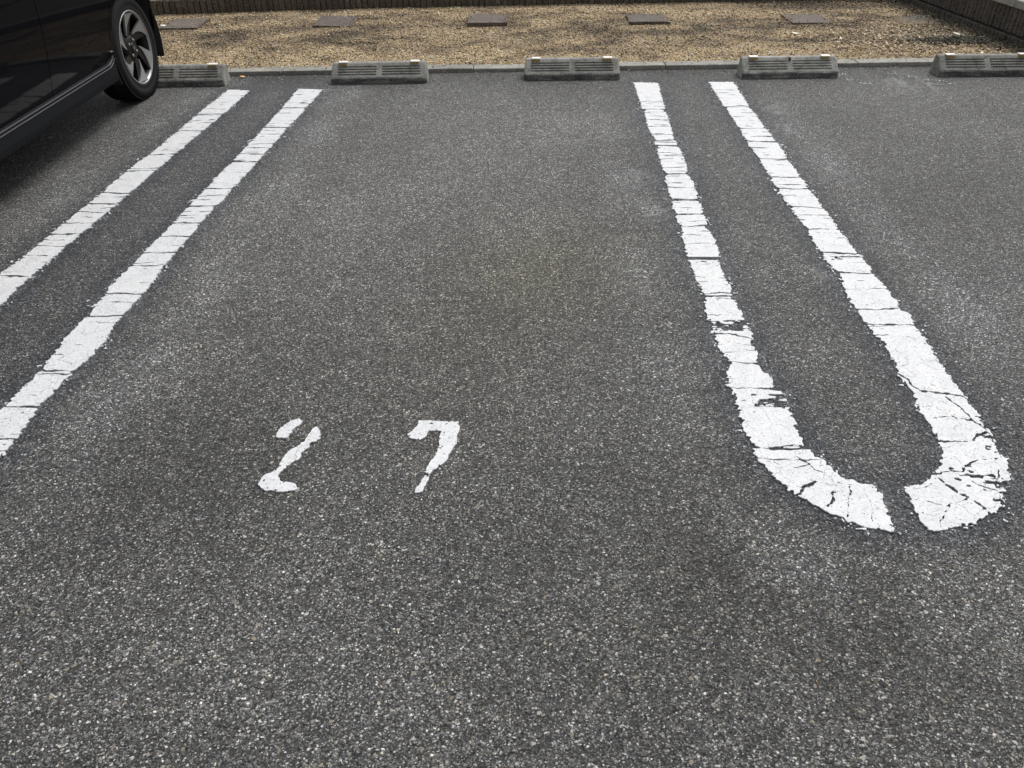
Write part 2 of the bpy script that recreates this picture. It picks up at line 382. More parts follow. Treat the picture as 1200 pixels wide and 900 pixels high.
# ------------------------------------------------------------ asphalt sheet
def asphalt():
    xs = np.concatenate(([-400, -120, -40, -16, -9], np.arange(-5.5, 5.51, .025), [9, 16, 40, 120, 400]))
    ys = np.concatenate(([-400, -120, -40, -12, -4, -1], np.arange(.2, 5.3, .025), [6.5, 9, 16, 40, 120, 400]))
    GX, GY = np.meshgrid(xs, ys); ny, nx = GX.shape
    vs = np.stack([GX.ravel(), GY.ravel(), np.zeros(GX.size)], 1)
    idx = np.arange(ny*nx).reshape(ny, nx)
    fs = np.stack([idx[:-1, :-1].ravel(), idx[:-1, 1:].ravel(), idx[1:, 1:].ravel(), idx[1:, :-1].ravel()], 1)
    me = bpy.data.meshes.new('parking_ground')
    me.vertices.add(len(vs)); me.vertices.foreach_set('co', vs.ravel())
    me.loops.add(fs.size); me.loops.foreach_set('vertex_index', fs.ravel().astype(np.int32))
    me.polygons.add(len(fs)); me.polygons.foreach_set('loop_start', np.arange(0, fs.size, 4, dtype=np.int32)); me.update(calc_edges=True)
    x = GX.ravel(); y = GY.ravel()
    g = .74+.52*fbm(x, y, .9, 3, 5, .6)                      # broad mottling
    g *= .83+.34*fbm(x, y, .16, 9, 4, .7)
    g *= .965; col = np.stack([g*.995, g, g*.985], 1)
    # old dark primer round every line, a little bluish
    dmin = np.full(x.shape, 9.0)
    for P_ in LEGS.values():
        m = (x > -3) & (x < 2) & (y > .8) & (y < 5)
        dd = -sd_poly(x[m], y[m], P_); t = dmin[m]; dmin[m] = np.minimum(t, dd)
    wob = .03*fbm(x, y, .2, 21)
    h = np.clip(1-(dmin-.008-wob)/.075, 0, 1)**1.3
    col *= 1-h[:, None]*np.array([.36, .32, .24])
    # strip between the two lines of the left pair stays dark, less so in the right loop
    def band(cx, hw, y0, y1, soft=.12):
        return np.clip((hw-np.abs(x-cx))/soft+.5, 0, 1)*np.clip((y-y0)/.3, 0, 1)*np.clip((y1-y)/.1, 0, 1)
    b = band(-1.6, .2, .6, 5.0)*.30+band(.83, .2, 1.1, 5.0)*.13
    col *= 1-.75*b[:, None]*np.array([1, .93, .80])
    du = np.clip(1-np.abs(dmin-.15-.05*wob/.03)/.14, 0, 1)*np.clip(fbm(x, y, .35, 66, 4, .6)*2.2-.7, 0, 1)*(np.abs(x+1.6) > .16)*(np.abs(x-.83) > .2)
    col *= 1+du[:, None]*np.array([.48, .51, .57])
    # pale exposed centre of the bay with a faint rusty-green drip
    c = np.exp(-((x+.45)/.75)**2-((y-3.0)/1.6)**2)*.20
    col *= 1+c[:, None]*np.array([1.05, 1, .95])
    for (sx, sy, sr, am, tint) in ((-.02, 2.42, .27, .17, (.4, .5, 1.35)), (.22, 2.6, .3, .07, (.5, .6, 1.2)), (-.25, 1.95, .35, .16, (.8, .9, 1.15)), (1.55, 2.3, .22, -.22, (.9, 1, 1.12)), (2.1, 2.75, .35, -.22, (1, 1, 1.05)), (1.35, 3.3, .15, -.22, (1, 1, 1.1)), (0, 4.1, .35, -.16, (1, 1, 1)), (-.9, 3.1, .3, -.16, (1, 1, .96)), (.3, 1.55, .2, .12, (1, 1, 1.1)), (-.85, 1.35, .25, .2, (1, 1, 1)), (.3, .95, .22, .16, (1, 1, 1.1)), (.75, .8, .2, .14, (1, 1, 1.1)), (-.55, .85, .2, -.12, (1, 1, 1)), (-.15, 1.1, .15, .16, (1, 1, 1)), (-1.05, 1.8, .16, -.38, (1, 1, .98)),
                                   (.44, 2.95, .07, -.25, (1, 1, 1)), (.25, 3.95, .25, -.2, (1, 1, .95)), (.42, 1.12, .16, .28, (1, 1.05, 1.1)),
                                   (.62, .92, .14, .25, (1, 1.05, 1.1)), (-.6, 3.9, .3, -.10, (1, 1, 1)), (2.0, 3.2, .7, .14, (1, 1, 1)), (1.3, 1.6, .2, .22, (1, .95, .85)),
                                   (.82, 1.95, .10, -.16, (1, 1, 1)), (.9, 1.02, .12, -.22, (1, 1, 1.05)), (-.78, 1.05, .2, -.14, (1, 1, 1)), (.35, 2.75, .1, .1, (1, 1, 1)),
                                   (.8, 2.6, .25, -.16, (1, 1, .97)), (-1.12, 2.3, .16, -.12, (1, 1, 1)), (0.1, 1.62, .12, -.1, (1, 1, 1))):
        rr = ((x-sx)/sr)**2+((y-sy)/(sr*1.25))**2
        k = np.exp(-rr)*(.6+.8*fbm(x, y, .12, 31)); col *= 1-np.clip(am*k, -.6, .6)[:, None]*np.array(tint)
    # tyre-dark streaks along the bays
    for cx, ww, am in ((.42, .035, .16), (.47, .02, .12), (-.95, .08, .07), (.2, .1, .06), (2.4, .1, .08)):
        k = np.exp(-((x-cx-.02*np.sin(y*2.1))/ww)**2)*np.clip((y-1.6)/.8, 0, 1)*(.4+fbm(x, y, .4, 40)); col *= 1-am*k[:, None]
    # damp, dirty edge by the kerb
    k = np.clip((y-(4.66+.05*(x+.2)*.9))/.25, 0, 1)*(.5+.8*fbm(x, y, .15, 55)); col *= 1-.38*np.clip(k, 0, 1)[:, None]*np.array([1, 1, .97])
    k = np.clip((y-4.35)/.4, 0, 1); col *= 1-.10*k[:, None]
    # worn white traces
    wear = np.zeros(x.shape)
    for (cx, cy, r) in ((.46, 2.9, .05), (.45, 3.25, .04), (2.1, 4.78, .12), (2.25, 4.70, .08), (1.25, 4.2, .06), (1.22, 3.9, .05), (-1.25, 4.62, .05), (.98, 2.45, .04)):
        wear = np.maximum(wear, np.exp(-((x-cx)/r)**2-((y-cy)/(r*2))**2)*(vnoise(x, y, .03, 77) > .55)*.35)
    wear = np.maximum(wear, ((dmin > 0) & (dmin < .02))*(vnoise(x, y, .04, 78) > .6)*.12)
    a = me.color_attributes.new('stain', 'FLOAT_COLOR', 'POINT')
    a.data.foreach_set('color', np.concatenate([np.clip(col, .2, 2.5), np.ones((len(x), 1))], 1).ravel())
    a = me.attributes.new('wear', 'FLOAT', 'POINT'); a.data.foreach_set('value', wear)
    o = link('parking_ground', me, M['asphalt']); tag(o, kind='structure')
asphalt()

# ------------------------------------------------------------ painted marks
ZT = .004
def paint_mesh(name, pieces):
    vs = []; fs = []
    for (v, f, b) in pieces:
        o = len(vs); vs += [(x, y, ZT) for x, y in v]; fs += [[o+i for i in q] for q in f]
        seen = {}
        for i, j in b:
            for k in (i, j):
                if k not in seen: seen[k] = len(vs); vs.append((v[k][0], v[k][1], .0004))
            fs.append([o+j, o+i, seen[i], seen[j]])
    return vs, fs
def make_mark(name, polys, cracks, label, cat, seed, flaky=(), gaps=(), scallop=0, rough_side=0, group=None, h=.0026, cutlines=(), ragged=1.35, dens=.35, area_min=2.2e-4, top_fade=None):
    A = np.array([p for P_ in polys for p in P_]); x0, y0 = A.min(0)-.05; x1, y1 = A.max(0)+.05
    xs = np.arange(x0, x1, h); ys = np.arange(y0, y1, h); GX, GY = np.meshgrid(xs, ys)
    # small domain warp makes every border ragged
    wx = GX+ragged*(.0065*(fbm(GX, GY, .05, seed, 4, .6)-.5)+.009*(vnoise(GX, GY, .010, seed+2)-.5)+.004*(vnoise(GX, GY, .0055, seed+3)-.5))
    wy = GY+ragged*(.0065*(fbm(GX, GY, .05, seed+5, 4, .6)-.5)+.006*(vnoise(GX, GY, .009, seed+8)-.5))
    D = np.full(GX.shape, -9.0)
    for P_ in polys: D = np.maximum(D, sd_poly(wx, wy, P_))
    F = D+.004*(vnoise(GX, GY, .006, seed+11)-.5)*ragged
    rs = random.Random(seed)
    cr = sorted(cracks)
    if scallop:
        for a, b in zip(cr[:-1], cr[1:]):
            m = (GY > a) & (GY < b); t = (GY[m]-a)/(b-a); F[m] -= scallop*np.abs(2*t-1)**5*(.3+fbm(GX[m], GY[m], .1, seed+61))
    allc = [(c, 1.0) for c in cr]
    if len(cr) > 3:
        a, b = min(cr), max(cr)
        y = a-.12
        while y < b+.3:
            y += rs.uniform(.02, .085)*(1.35-dens); allc.append((y, rs.uniform(-.5, .45)))
    for ci, (c, s) in enumerate(allc):
        tilt = rs.uniform(-.12, .12); cx = GX.mean()
        m = np.abs(GY-c) < .05
        if not m.any(): continue
        gx = GX[m]; gy = GY[m]
        line = c+tilt*(gx-cx)+.018*(fbm(gx, gy*0+ci*3.1, .06, seed+ci)-.5)+.006*(vnoise(gx, gy, .012, seed+90+ci)-.5)
        hw = (.0030*s+.0056*(vnoise(gx, gy*0+ci, .035, seed+33+ci)-.42))*min(1.9, .75+.33*(c-1.2))
        F[m] = np.minimum(F[m], np.abs(gy-line)-hw)
    for (pts, wd) in cutlines:
        for a, b in zip(pts[:-1], pts[1:]):
            dd = seg_dist(GX+.022*(fbm(GX, GY, .03, seed+71)-.5), GY+.022*(fbm(GX, GY, .03, seed+72)-.5), a, b)
            F = np.minimum(F, dd-wd*(1.9*fbm(GX, GY, .011, seed+73, 3, .7)-.42))
    for (ax, bx, ya, yb, amt) in flaky:
        m = (GX > ax-.02) & (GX < bx+.02) & (GY > ya-.02) & (GY < yb+.02)
        gx = GX[m]; gy = GY[m]
        n = fbm(gx*.45, gy, .012, seed+41, 3, .7)
        e = np.minimum(np.minimum(gx-ax, bx-gx), np.minimum(gy-ya, yb-gy)); e = np.clip(e/.012, -1, 1)*.5+.5
        F[m] = np.minimum(F[m], (.64-amt*.15*e-n*e+.5*(1-e))*.02)
    for (ya, yb) in gaps: F = np.minimum(F, np.maximum(ya+.006*(fbm(GX, GY, .03, seed+4)-.5)-GY, GY-yb-.006*(fbm(GX, GY, .03, seed+6)-.5)))
    # pin holes and crumbs of paint left just outside the edge
    hole = vnoise(GX, GY, .008, seed+51)*.6+vnoise(GX, GY, .004, seed+52)*.4
    edge = np.clip(1-D/.02, 0, 1)
    F = np.minimum(F, (.86-.10*edge-hole)*.02)
    crumb = vnoise(GX, GY, .007, seed+53)*.65+fbm(GX, GY, .05, seed+54)*.35
    lim = .735+np.clip(-D/.03, 0, 3)*.10+(.12 if ragged < .9 else 0)
    F = np.where(D < 0, np.maximum(F, (crumb-lim)*.02), F)
    F[0, :] = F[-1, :] = -.01; F[:, 0] = F[:, -1] = -.01
    root = empty(name, (float((x0+x1)/2), float(y0+.05), 0)); tag(root, label, cat, group)
    big = []; small = []
    for pc in contour(F, xs, ys):
        v = np.array(pc[0]); ext = (v.max(0)-v.min(0))
        (big if ext[0]*ext[1] > area_min*4 and min(ext) > .012 else small).append(pc)
    off = Vector(root.location)
    def add(nm, pcs, kind=None):
        vs, fs = paint_mesh(nm, pcs); me = pymesh(nm, [(a-off.x, b-off.y, c_) for a, b, c_ in vs], fs)
        o = link(nm, me, M['paint'], root); tag(o, kind=kind)
    big.sort(key=lambda p: -len(p[0]))
    for pc in big[:250]: add('paint_patch', [pc])
    if small: add('paint_flake', small, 'stuff')
    return root
L2c = [4.278, 3.945, 3.558, 3.456, 3.13, 2.94, 2.783, 2.66, 2.524, 2.424, 2.222, 2.074, 1.772, 1.603, 1.471]
L1c = [4.16, 3.893, 3.546, 3.338, 3.081, 2.964, 2.78, 2.679, 2.576, 2.336]
R1c = [4.233, 3.745, 3.661, 3.301, 3.011, 2.876, 2.773, 2.223, 1.841, 1.469]
R2c = [4.275, 3.922, 3.732, 3.49, 3.272, 3.138, 2.953, 2.739, 2.547, 2.399, 2.143, 2.066]
make_mark('parking_line', [L1], L1c, 'cracked white bay line nearest the black car, left line of the left pair', 'painted line', 11, scallop=.005, dens=.5)
make_mark('parking_line', [L2], L2c, 'cracked white bay line on the left of bay 27, running off the left edge', 'painted line', 23, scallop=.006, dens=.5)
make_mark('parking_line', [R1], R1c, 'badly flaked white bay line right of bay 27, its near end curving right', 'painted line', 37,
          scallop=.020, dens=.7, gaps=[(2.484, 2.508), (3.018, 3.024)], flaky=[(.50, .70, 2.005, 2.09, 1.3), (.57, .72, 1.628, 1.705, .75), (.5, .7, 2.45, 2.49, .5)],
          cutlines=[([(.54, 1.47), (.60, 1.476), (.66, 1.482)], .004), ([(.52, 2.0), (.58, 2.003), (.66, 1.965)], .006), ([(.60, 1.30), (.625, 1.33), (.655, 1.352)], .006),
                    ([(.665, 1.27), (.69, 1.31), (.70, 1.325)], .005), ([(.64, 1.445), (.672, 1.39), (.71, 1.35), (.74, 1.34)], .003), ([(.56, 1.42), (.62, 1.40), (.66, 1.41)], .0025), ([(.70, 1.24), (.72, 1.29), (.735, 1.335)], .0028), ([(.745, 1.215), (.76, 1.27), (.765, 1.33)], .0018), ([(.61, 1.32), (.65, 1.36), (.70, 1.34)], .0022)])
make_mark('parking_line', [R2], R2c, 'rightmost white bay line, hooking left at its near end with a crumbled edge', 'painted line', 53,
          scallop=.012, dens=.45, flaky=[(1.03, 1.18, 1.22, 1.38, .42), (.98, 1.10, 1.33, 1.43, .2), (1.10, 1.19, 1.45, 1.62, .35), (1.0, 1.16, 2.48, 2.53, .4)],
          cutlines=[([(1.0, 1.84), (1.03, 1.76), (1.05, 1.715), (1.09, 1.705), (1.15, 1.692)], .007), ([(1.0, 1.512), (1.05, 1.503), (1.10, 1.51), (1.14, 1.545)], .005),
                    ([(.955, 1.37), (.975, 1.335), (1.01, 1.285), (1.02, 1.25)], .008), ([(.90, 1.39), (.96, 1.385), (1.02, 1.40), (1.07, 1.44), (1.12, 1.445)], .004),
                    ([(1.10, 1.69), (1.125, 1.62), (1.145, 1.55), (1.14, 1.50)], .004), ([(.88, 1.33), (.93, 1.345)], .0022), ([(1.03, 1.60), (1.08, 1.61), (1.13, 1.59)], .0022), ([(.89, 1.22), (.95, 1.29)], .0022), ([(.87, 1.30), (.93, 1.28), (.99, 1.30)], .0025), ([(1.06, 1.30), (1.11, 1.40)], .003), ([(1.02, 1.66), (1.08, 1.63), (1.10, 1.56)], .002), ([(1.03, 1.36), (1.09, 1.32), (1.13, 1.34)], .005)])
make_mark('painted_number', [TWO_A, TWO_B], [], 'hand painted white numeral 2 on the asphalt, left digit of 27', 'painted number', 71, ragged=.7, h=.002)
make_mark('painted_number', [SEV_A, SEV_B], [], 'hand painted white numeral 7 on the asphalt, right digit of 27', 'painted number', 83, ragged=.45, h=.002)

# ------------------------------------------------------------ kerb (rotated 2.5 degrees like everything beyond it)
KROT = .0400
def kerb_y(x): return 5.020+.0410*(x+.181)      # front face
ke = empty('concrete_kerb', (0, kerb_y(0), 0), KROT)
tag(ke, 'low worn concrete kerb between the asphalt and the tan gravel strip', 'kerb')
kms = []
for i in range(4):
    bm = bmesh.new(); box_bm(bm, 0, .595, 0, .105, -.08, .024, .005, 2, .0015); kms.append(bm_mesh('kerb_block', bm)); kms[-1].materials.append(M['kerb'])
for i in range(-10, 10):
    o = link('kerb_block', kms[i % 4], None, ke); o.location = (i*.6+.18, random.uniform(-.003, .003), random.uniform(-.004, .002))

# ------------------------------------------------------------ gravel strip
def wall_y(x): return -.055+np.interp(x, [-4.6, -3.16, -2.38, -1.67, -.97, -.25, .83, 1.62, 3.1], [6.64, 6.80, 6.92, 6.985, 7.045, 7.10, 7.168, 7.20, 7.255])
def rwall_x(y): return 2.995+(7.1-y)*.118
def bed_z(x, y):
    return .002+.012*fbm(x, y, .35, 4)+.006*fbm(x, y, .06, 8)
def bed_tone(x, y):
    """tone of the chippings: pale edges, dirty band between, shade painted in at rear right"""
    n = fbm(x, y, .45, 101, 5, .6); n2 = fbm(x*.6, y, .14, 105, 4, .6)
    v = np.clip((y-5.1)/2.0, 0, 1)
    dirt_shade = np.clip(.16+1.15*np.exp(-((v-.52)/.30)**2)*(n-.05)+1.9*(n2-.54), 0, 1)
    dirt_shade = np.maximum(dirt_shade, np.clip((x-1.9)/1.2, 0, 1)*np.clip((y-6.1)/.8, 0, 1)*.9)  # shade over leaf litter in the rear right corner, painted as darker tone
    for (cx, cy, rx, ry, a) in ((2.85, 5.72, .32, .10, 1.3), (3.05, 6.55, .3, .4, 1.2), (3.1, 5.5, .15, .3, 1.0), (-.6, 5.9, .5, .12, .5), (1.1, 6.1, .4, .1, .5), (2.3, 6.95, .9, .18, 1.2), (2.7, 6.45, .3, .07, .9), (.1, 6.6, .15, .12, .6), (.35, 6.5, .3, .08, .6)):  # dirt spots, plus more of the painted shade along the wall at right
        dirt_shade = np.maximum(dirt_shade, a*np.exp(-((x-cx)/rx)**2-((y-cy)/ry)**2)*(.5+.8*n2))
    dirt_shade = np.clip(dirt_shade, 0, 1)[..., None]
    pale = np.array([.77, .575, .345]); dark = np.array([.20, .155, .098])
    return pale*(1-dirt_shade)+dark*dirt_shade, dirt_shade[..., 0]
def set_tone(me, cols):
    a = me.color_attributes.new('tone', 'FLOAT_COLOR', 'POINT')
    a.data.foreach_set('color', np.concatenate([cols, np.ones((len(cols), 1))], 1).ravel())
def bed():
    us = np.arange(-7, 3.62, .03); vsn = np.linspace(0, 1, 75)
    Ug, Vg = np.meshgrid(us, vsn); y0 = kerb_y(Ug)+.11; y1 = wall_y(np.minimum(Ug, 3.1))+.03
    Y = y0+(y1-y0)*Vg; Z = bed_z(Ug, Y)
    ny, nx = Ug.shape; idx = np.arange(ny*nx).reshape(ny, nx)
    fs = np.stack([idx[:-1, :-1].ravel(), idx[:-1, 1:].ravel(), idx[1:, 1:].ravel(), idx[1:, :-1].ravel()], 1)
    me = pymesh('gravel_strip', np.stack([Ug.ravel(), Y.ravel(), Z.ravel()], 1).tolist(), fs.tolist())
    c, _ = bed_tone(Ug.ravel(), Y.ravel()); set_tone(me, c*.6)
    tag(link('gravel_strip', me, M['bed'], smooth=True), kind='structure')
bed()
PAV = [(-2.76, 6.36, .03), (-1.59, 6.41, .03), (-.415, 6.42, .05), (.81, 6.44, .04), (2.01, 6.43, .05), (2.82, 6.37, .04)]
def scatter(name, n, mat, rng, sampler, size, flat, colfn, kind='stuff', zoff=0.0):
    x, y, z = sampler(n, rng); n = len(x)
    base = np.array([(1, 0, 0), (0, .62, 0), (-1, 0, 0), (0, -.62, 0), (.1, .05, .55), (-.05, 0, -.5)])
    fa = np.array([(0, 1, 4), (1, 2, 4), (2, 3, 4), (3, 0, 4), (1, 0, 5), (2, 1, 5), (3, 2, 5), (0, 3, 5)])
    s = size(n, rng)
    V = base[None]*(1+rng.uniform(-.35, .35, (n, 6, 3))); V[..., 2] *= flat
    V *= s[:, None, None]
    a = rng.uniform(0, 6.283, n); t = rng.normal(0, .45, n); ca, sa = np.cos(a)[:, None], np.sin(a)[:, None]; ct, st = np.cos(t)[:, None], np.sin(t)[:, None]
    vx, vy, vz = V[..., 0], V[..., 1], V[..., 2]
    vx, vz = vx*ct-vz*st, vx*st+vz*ct
    vx, vy = vx*ca-vy*sa, vx*sa+vy*ca
    V = np.stack([vx+x[:, None], vy+y[:, None], vz+z[:, None]+zoff], 2)
    me = bpy.data.meshes.new(name); me.vertices.add(n*6); me.vertices.foreach_set('co', V.ravel())
    F = (fa[None]+6*np.arange(n)[:, None, None]).reshape(-1, 3)
    me.loops.add(F.size); me.loops.foreach_set('vertex_index', F.ravel().astype(np.int32))
    me.polygons.add(len(F)); me.polygons.foreach_set('loop_start', np.arange(0, F.size, 3, dtype=np.int32)); me.update(calc_edges=True)
    set_tone(me, np.repeat(colfn(x, y, rng), 6, 0))
    o = link(name, me, mat); tag(o, kind=kind); return o
rng = np.random.default_rng(5)
def bed_sample(n, rng):
    x = rng.uniform(-4.6, 3.5, n); v = rng.uniform(0, 1, n)
    y0 = kerb_y(x)+.112; y = y0+(wall_y(np.minimum(x, 3.1))-.01-y0)*v
    k = x < rwall_x(y)-.03
    for (px, py, r) in PAV: k &= ~((np.abs(x-px) < .135) & (np.abs(y-py) < .135))
    x, y = x[k], y[k]; return x, y, bed_z(x, y)+.003
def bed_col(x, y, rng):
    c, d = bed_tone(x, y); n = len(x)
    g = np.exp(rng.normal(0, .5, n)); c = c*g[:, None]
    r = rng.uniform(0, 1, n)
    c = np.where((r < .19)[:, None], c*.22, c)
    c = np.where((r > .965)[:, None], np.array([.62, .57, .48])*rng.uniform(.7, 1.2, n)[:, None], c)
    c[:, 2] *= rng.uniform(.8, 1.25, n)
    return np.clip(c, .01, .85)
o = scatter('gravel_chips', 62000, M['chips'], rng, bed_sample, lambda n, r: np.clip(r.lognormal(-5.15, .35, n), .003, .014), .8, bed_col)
# coarser pale chips heaped by the fourth gap of the kerb
def heap(n, rng):
    x = rng.normal(2.55, .3, n); y = rng.normal(5.72, .22, n); k = (y > kerb_y(x)+.13) & (y < 6.6) & (x < rwall_x(y)-.1)
    return x[k], y[k], bed_z(x[k], y[k])+.006
scatter('coarse_chips', 1500, M['chips'], rng, heap, lambda n, r: r.uniform(.008, .018, n), .6,
        lambda x, y, r: np.array([.58, .47, .33])*np.exp(r.normal(-.15, .35, len(x)))[:, None])
# chips spilt over the kerb, the stops' backs and the paver edges
def spill(n, rng):
    x = rng.uniform(-3.4, 3.2, n); t = rng.uniform(0, 1, n)
    y = kerb_y(x)+np.where(t < .75, .11-np.abs(rng.normal(0, .035, n)), -np.abs(rng.normal(0, .05, n)))
    return x, y, np.where(y > kerb_y(x), .027, .002)
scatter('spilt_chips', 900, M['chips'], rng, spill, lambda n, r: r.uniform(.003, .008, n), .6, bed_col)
def rimchips(n, rng):
    k = rng.integers(0, 6, n); P_ = np.array(PAV)[k]; a = rng.uniform(-.17, .17, n); s = rng.choice([-1, 1], n); e = .165-np.abs(rng.normal(0, .028, n)); h_ = rng.uniform(0, 1, n) < .5
    x = P_[:, 0]+np.where(h_, a, s*e); y = P_[:, 1]+np.where(h_, s*e, a); keep = ~((h_) & (s < 0) & (rng.uniform(0, 1, n) < .8))
    return x[keep], y[keep], bed_z(x[keep], y[keep])+np.array([.02, .02, .03, .021, .016, .004])[k][keep]
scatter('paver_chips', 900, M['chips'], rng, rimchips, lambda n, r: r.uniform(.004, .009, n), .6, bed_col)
# loose grit on the asphalt
def grit(n, rng):
    y = .35+(4.9-.35)*rng.uniform(0, 1, n)**1.5; x = rng.uniform(-1, 1, n)*(.95+y*.62); return x, y, np.full(n, .0012)
def grit_col(x, y, r):
    n = len(x); p = r.uniform(0, 1, n); c = np.array([.20, .195, .185])*np.exp(r.normal(0, .5, n))[:, None]
    c = np.where((p > .88)[:, None], np.array([.58, .56, .52]), c); c = np.where(((p > .80) & (p < .84))[:, None], np.array([.38, .27, .16]), c); return np.clip(c, .02, .8)
scatter('loose_grit', 9000, M['litter'], rng, grit, lambda n, r: np.clip(r.lognormal(-6.15, .38, n), .0012, .0055), .6, grit_col)
scatter('loose_pebbles', 260, M['litter'], rng, lambda n, r: grit(n, r), lambda n, r: r.uniform(.0032, .0062, n), .5,
        lambda x, y, r: np.where((r.uniform(0, 1, len(x)) > .35)[:, None], np.array([.55, .54, .50]), np.array([.30, .27, .24]))*np.exp(r.normal(-.1, .25, len(x)))[:, None])
def kgrit(n, rng):
    x = rng.uniform(-3, 3.2, n); y = kerb_y(x)-np.abs(rng.normal(0, .10, n))-.003; return x, y, np.full(n, .002)
scatter('kerbside_grit', 1500, M['litter'], rng, kgrit, lambda n, r: r.uniform(.002, .006, n), .6, lambda x, y, r: np.where((r.uniform(0, 1, len(x)) > .6)[:, None], np.array([.55, .5, .42]), np.array([.2, .17, .13]))*np.exp(r.normal(-.1, .3, len(x)))[:, None])
def crumbs(n, rng):
    k = rng.integers(0, 9, n); cx = np.array([2.13, 2.20, 2.28, 2.36, 2.30, 1.84, 1.90, 2.38, 1.80])[k]; cy = np.array([4.93, 4.86, 4.79, 4.77, 4.70, 4.80, 4.72, 4.71, 4.92])[k]
    return cx+rng.normal(0, .018, n), cy+rng.normal(0, .012, n), np.full(n, .003)
scatter('paint_crumbs', 150, M['litter'], rng, crumbs, lambda n, r: r.uniform(.003, .009, n), .3, lambda x, y, r: np.tile([.75, .75, .74], (len(x), 1)))
# dark low weeds and leaf mould by the right wall
def weeds(n, rng):
    k = rng.uniform(0, 1, n); a = k < .45; b = k > .8
    x = np.where(a, rng.normal(2.82, .17, n), np.where(b, rng.uniform(1.6, 3.0, n), 0)); y = np.where(a, rng.normal(5.70, .06, n), np.where(b, 7.12-np.abs(rng.normal(0, .06, n)), 0))
    m = ~a & ~b; y = np.where(m, rng.uniform(5.35, 7.1, n), y); x = np.where(m, rwall_x(y)-.04-np.abs(rng.normal(0, .09, n)), x)
    return x, y, bed_z(x, y)+rng.uniform(.004, .022, n)
scatter('ground_weeds', 3600, M['leaves'], rng, weeds, lambda n, r: r.uniform(.005, .013, n), .35, lambda x, y, r: np.array([.06, .058, .036])*np.exp(r.normal(0, .4, len(x)))[:, None])

# ------------------------------------------------------------ pavers
PL = ['brown square paver half behind the black car, leftmost in the gravel', 'brown square paver behind the second wheel stop from the left',
      'brown square paver standing proud just behind and left of the middle wheel stop', 'brown square paver between the third and fourth wheel stops, near the brick edging',
      'brown square paver behind the fourth wheel stop, partly under chippings', 'nearly buried dark paver near the foot of the right brick wall']
for i, (px, py, r) in enumerate(PAV):
    bm = bmesh.new(); box_bm(bm, -.15, .15, -.16, .16, -.03, .012, .003, 2, .003)
    bmesh.ops.subdivide_edges(bm, edges=bm.edges[:], cuts=1)
    o = link('paver', bm_mesh('paver', bm), M['paver']); z = float(bed_z(px, py))
    o.location = (px, py, z+(.004, .004, .014, .005, .001, -.013)[i]); o.rotation_euler = (random.uniform(-.03, .03), random.uniform(-.02, .02), r)
    tag(o, PL[i], 'paver', 'square pavers laid in a row in the gravel')

# ------------------------------------------------------------ brick edging walls
def brick_meshes(n, w_, dp, h, name='brick'):
    out = []
    for i in range(n):
        bm = bmesh.new(); box_bm(bm, -w_/2, w_/2, 0, dp, 0, h, .003, 1, .0014); me = bm_mesh(name, bm); out.append(me)
    return out
bw = empty('brick_edging', (0, 7.12, 0)); tag(bw, 'low edging wall of narrow upright brown bricks along the back of the gravel', 'wall')
bms = brick_meshes(6, .0425, .06, .155)
for me in bms: me.materials.append(M['brick'])
x = -4.5; rb = random.Random(3)
while x < 2.99:
    y = float(wall_y(x)); sl = (float(wall_y(x+.02))-float(wall_y(x-.02)))/.04
    o = link('brick', rb.choice(bms), None, bw); o.location = (x, y-7.12+rb.uniform(-.003, .003), -.035+rb.uniform(-.002, .002)); o.rotation_euler = (rb.uniform(-.01, .01), rb.uniform(-.012, .012), math.atan(sl)); x += .0482
def strip(name, xs_, f, d0, d1, z0, z1, mat, parent, off):
    bm = bmesh.new(); rows = []
    for xx in xs_:
        y = float(f(xx))
        rows.append([bm.verts.new((xx-off[0], y+a-off[1], b_)) for a, b_ in ((d0, z0), (d0, z1), (d1, z1), (d1, z0))])
    for r0, r1 in zip(rows[:-1], rows[1:]):
        for k in range(4): bm.faces.new((r0[k], r0[(k+1) % 4], r1[(k+1) % 4], r1[k]))
    bm.faces.new(rows[0]); bm.faces.new(rows[-1][::-1])
    return link(name, bm_mesh(name, bm), mat, parent)
strip('mortar_core', np.linspace(-4.53, 3.05, 24), wall_y, .012, .075, -.03, .105, M['mortar'], bw, (0, 7.12))
for i in range(13):
    xa = -4.53+i*.585; strip('coping', np.linspace(xa, xa+.578, 4), wall_y, .064, .20, .05, .124, M['coping'], bw, (0, 7.12))
rw = empty('brick_wall', (3.12, 6.2, 0)); tag(rw, 'taller dark brown brick wall with grey coping in the top right corner', 'wall')
rms = brick_meshes(6, .040, .06, .150); rcs = brick_meshes(5, .043, .07, .085)
for me in rms+rcs: me.materials.append(M['darkbrick'])
y = 7.22; ang = math.atan(.118)
while y > 4.3:
    xx = float(rwall_x(y))
    o = link('brick', rb.choice(rms), None, rw); o.location = (xx-3.12+.014+rb.uniform(-.002, .002), y-6.2, .062); o.rotation_euler = (0, rb.uniform(-.01, .01), -math.pi/2+ang)
    o = link('brick', rb.choice(rcs), None, rw); o.location = (xx-3.12-.004+rb.uniform(-.003, .003), y-6.2+.01, -.035); o.rotation_euler = (0, 0, -math.pi/2+ang)
    y -= .0452
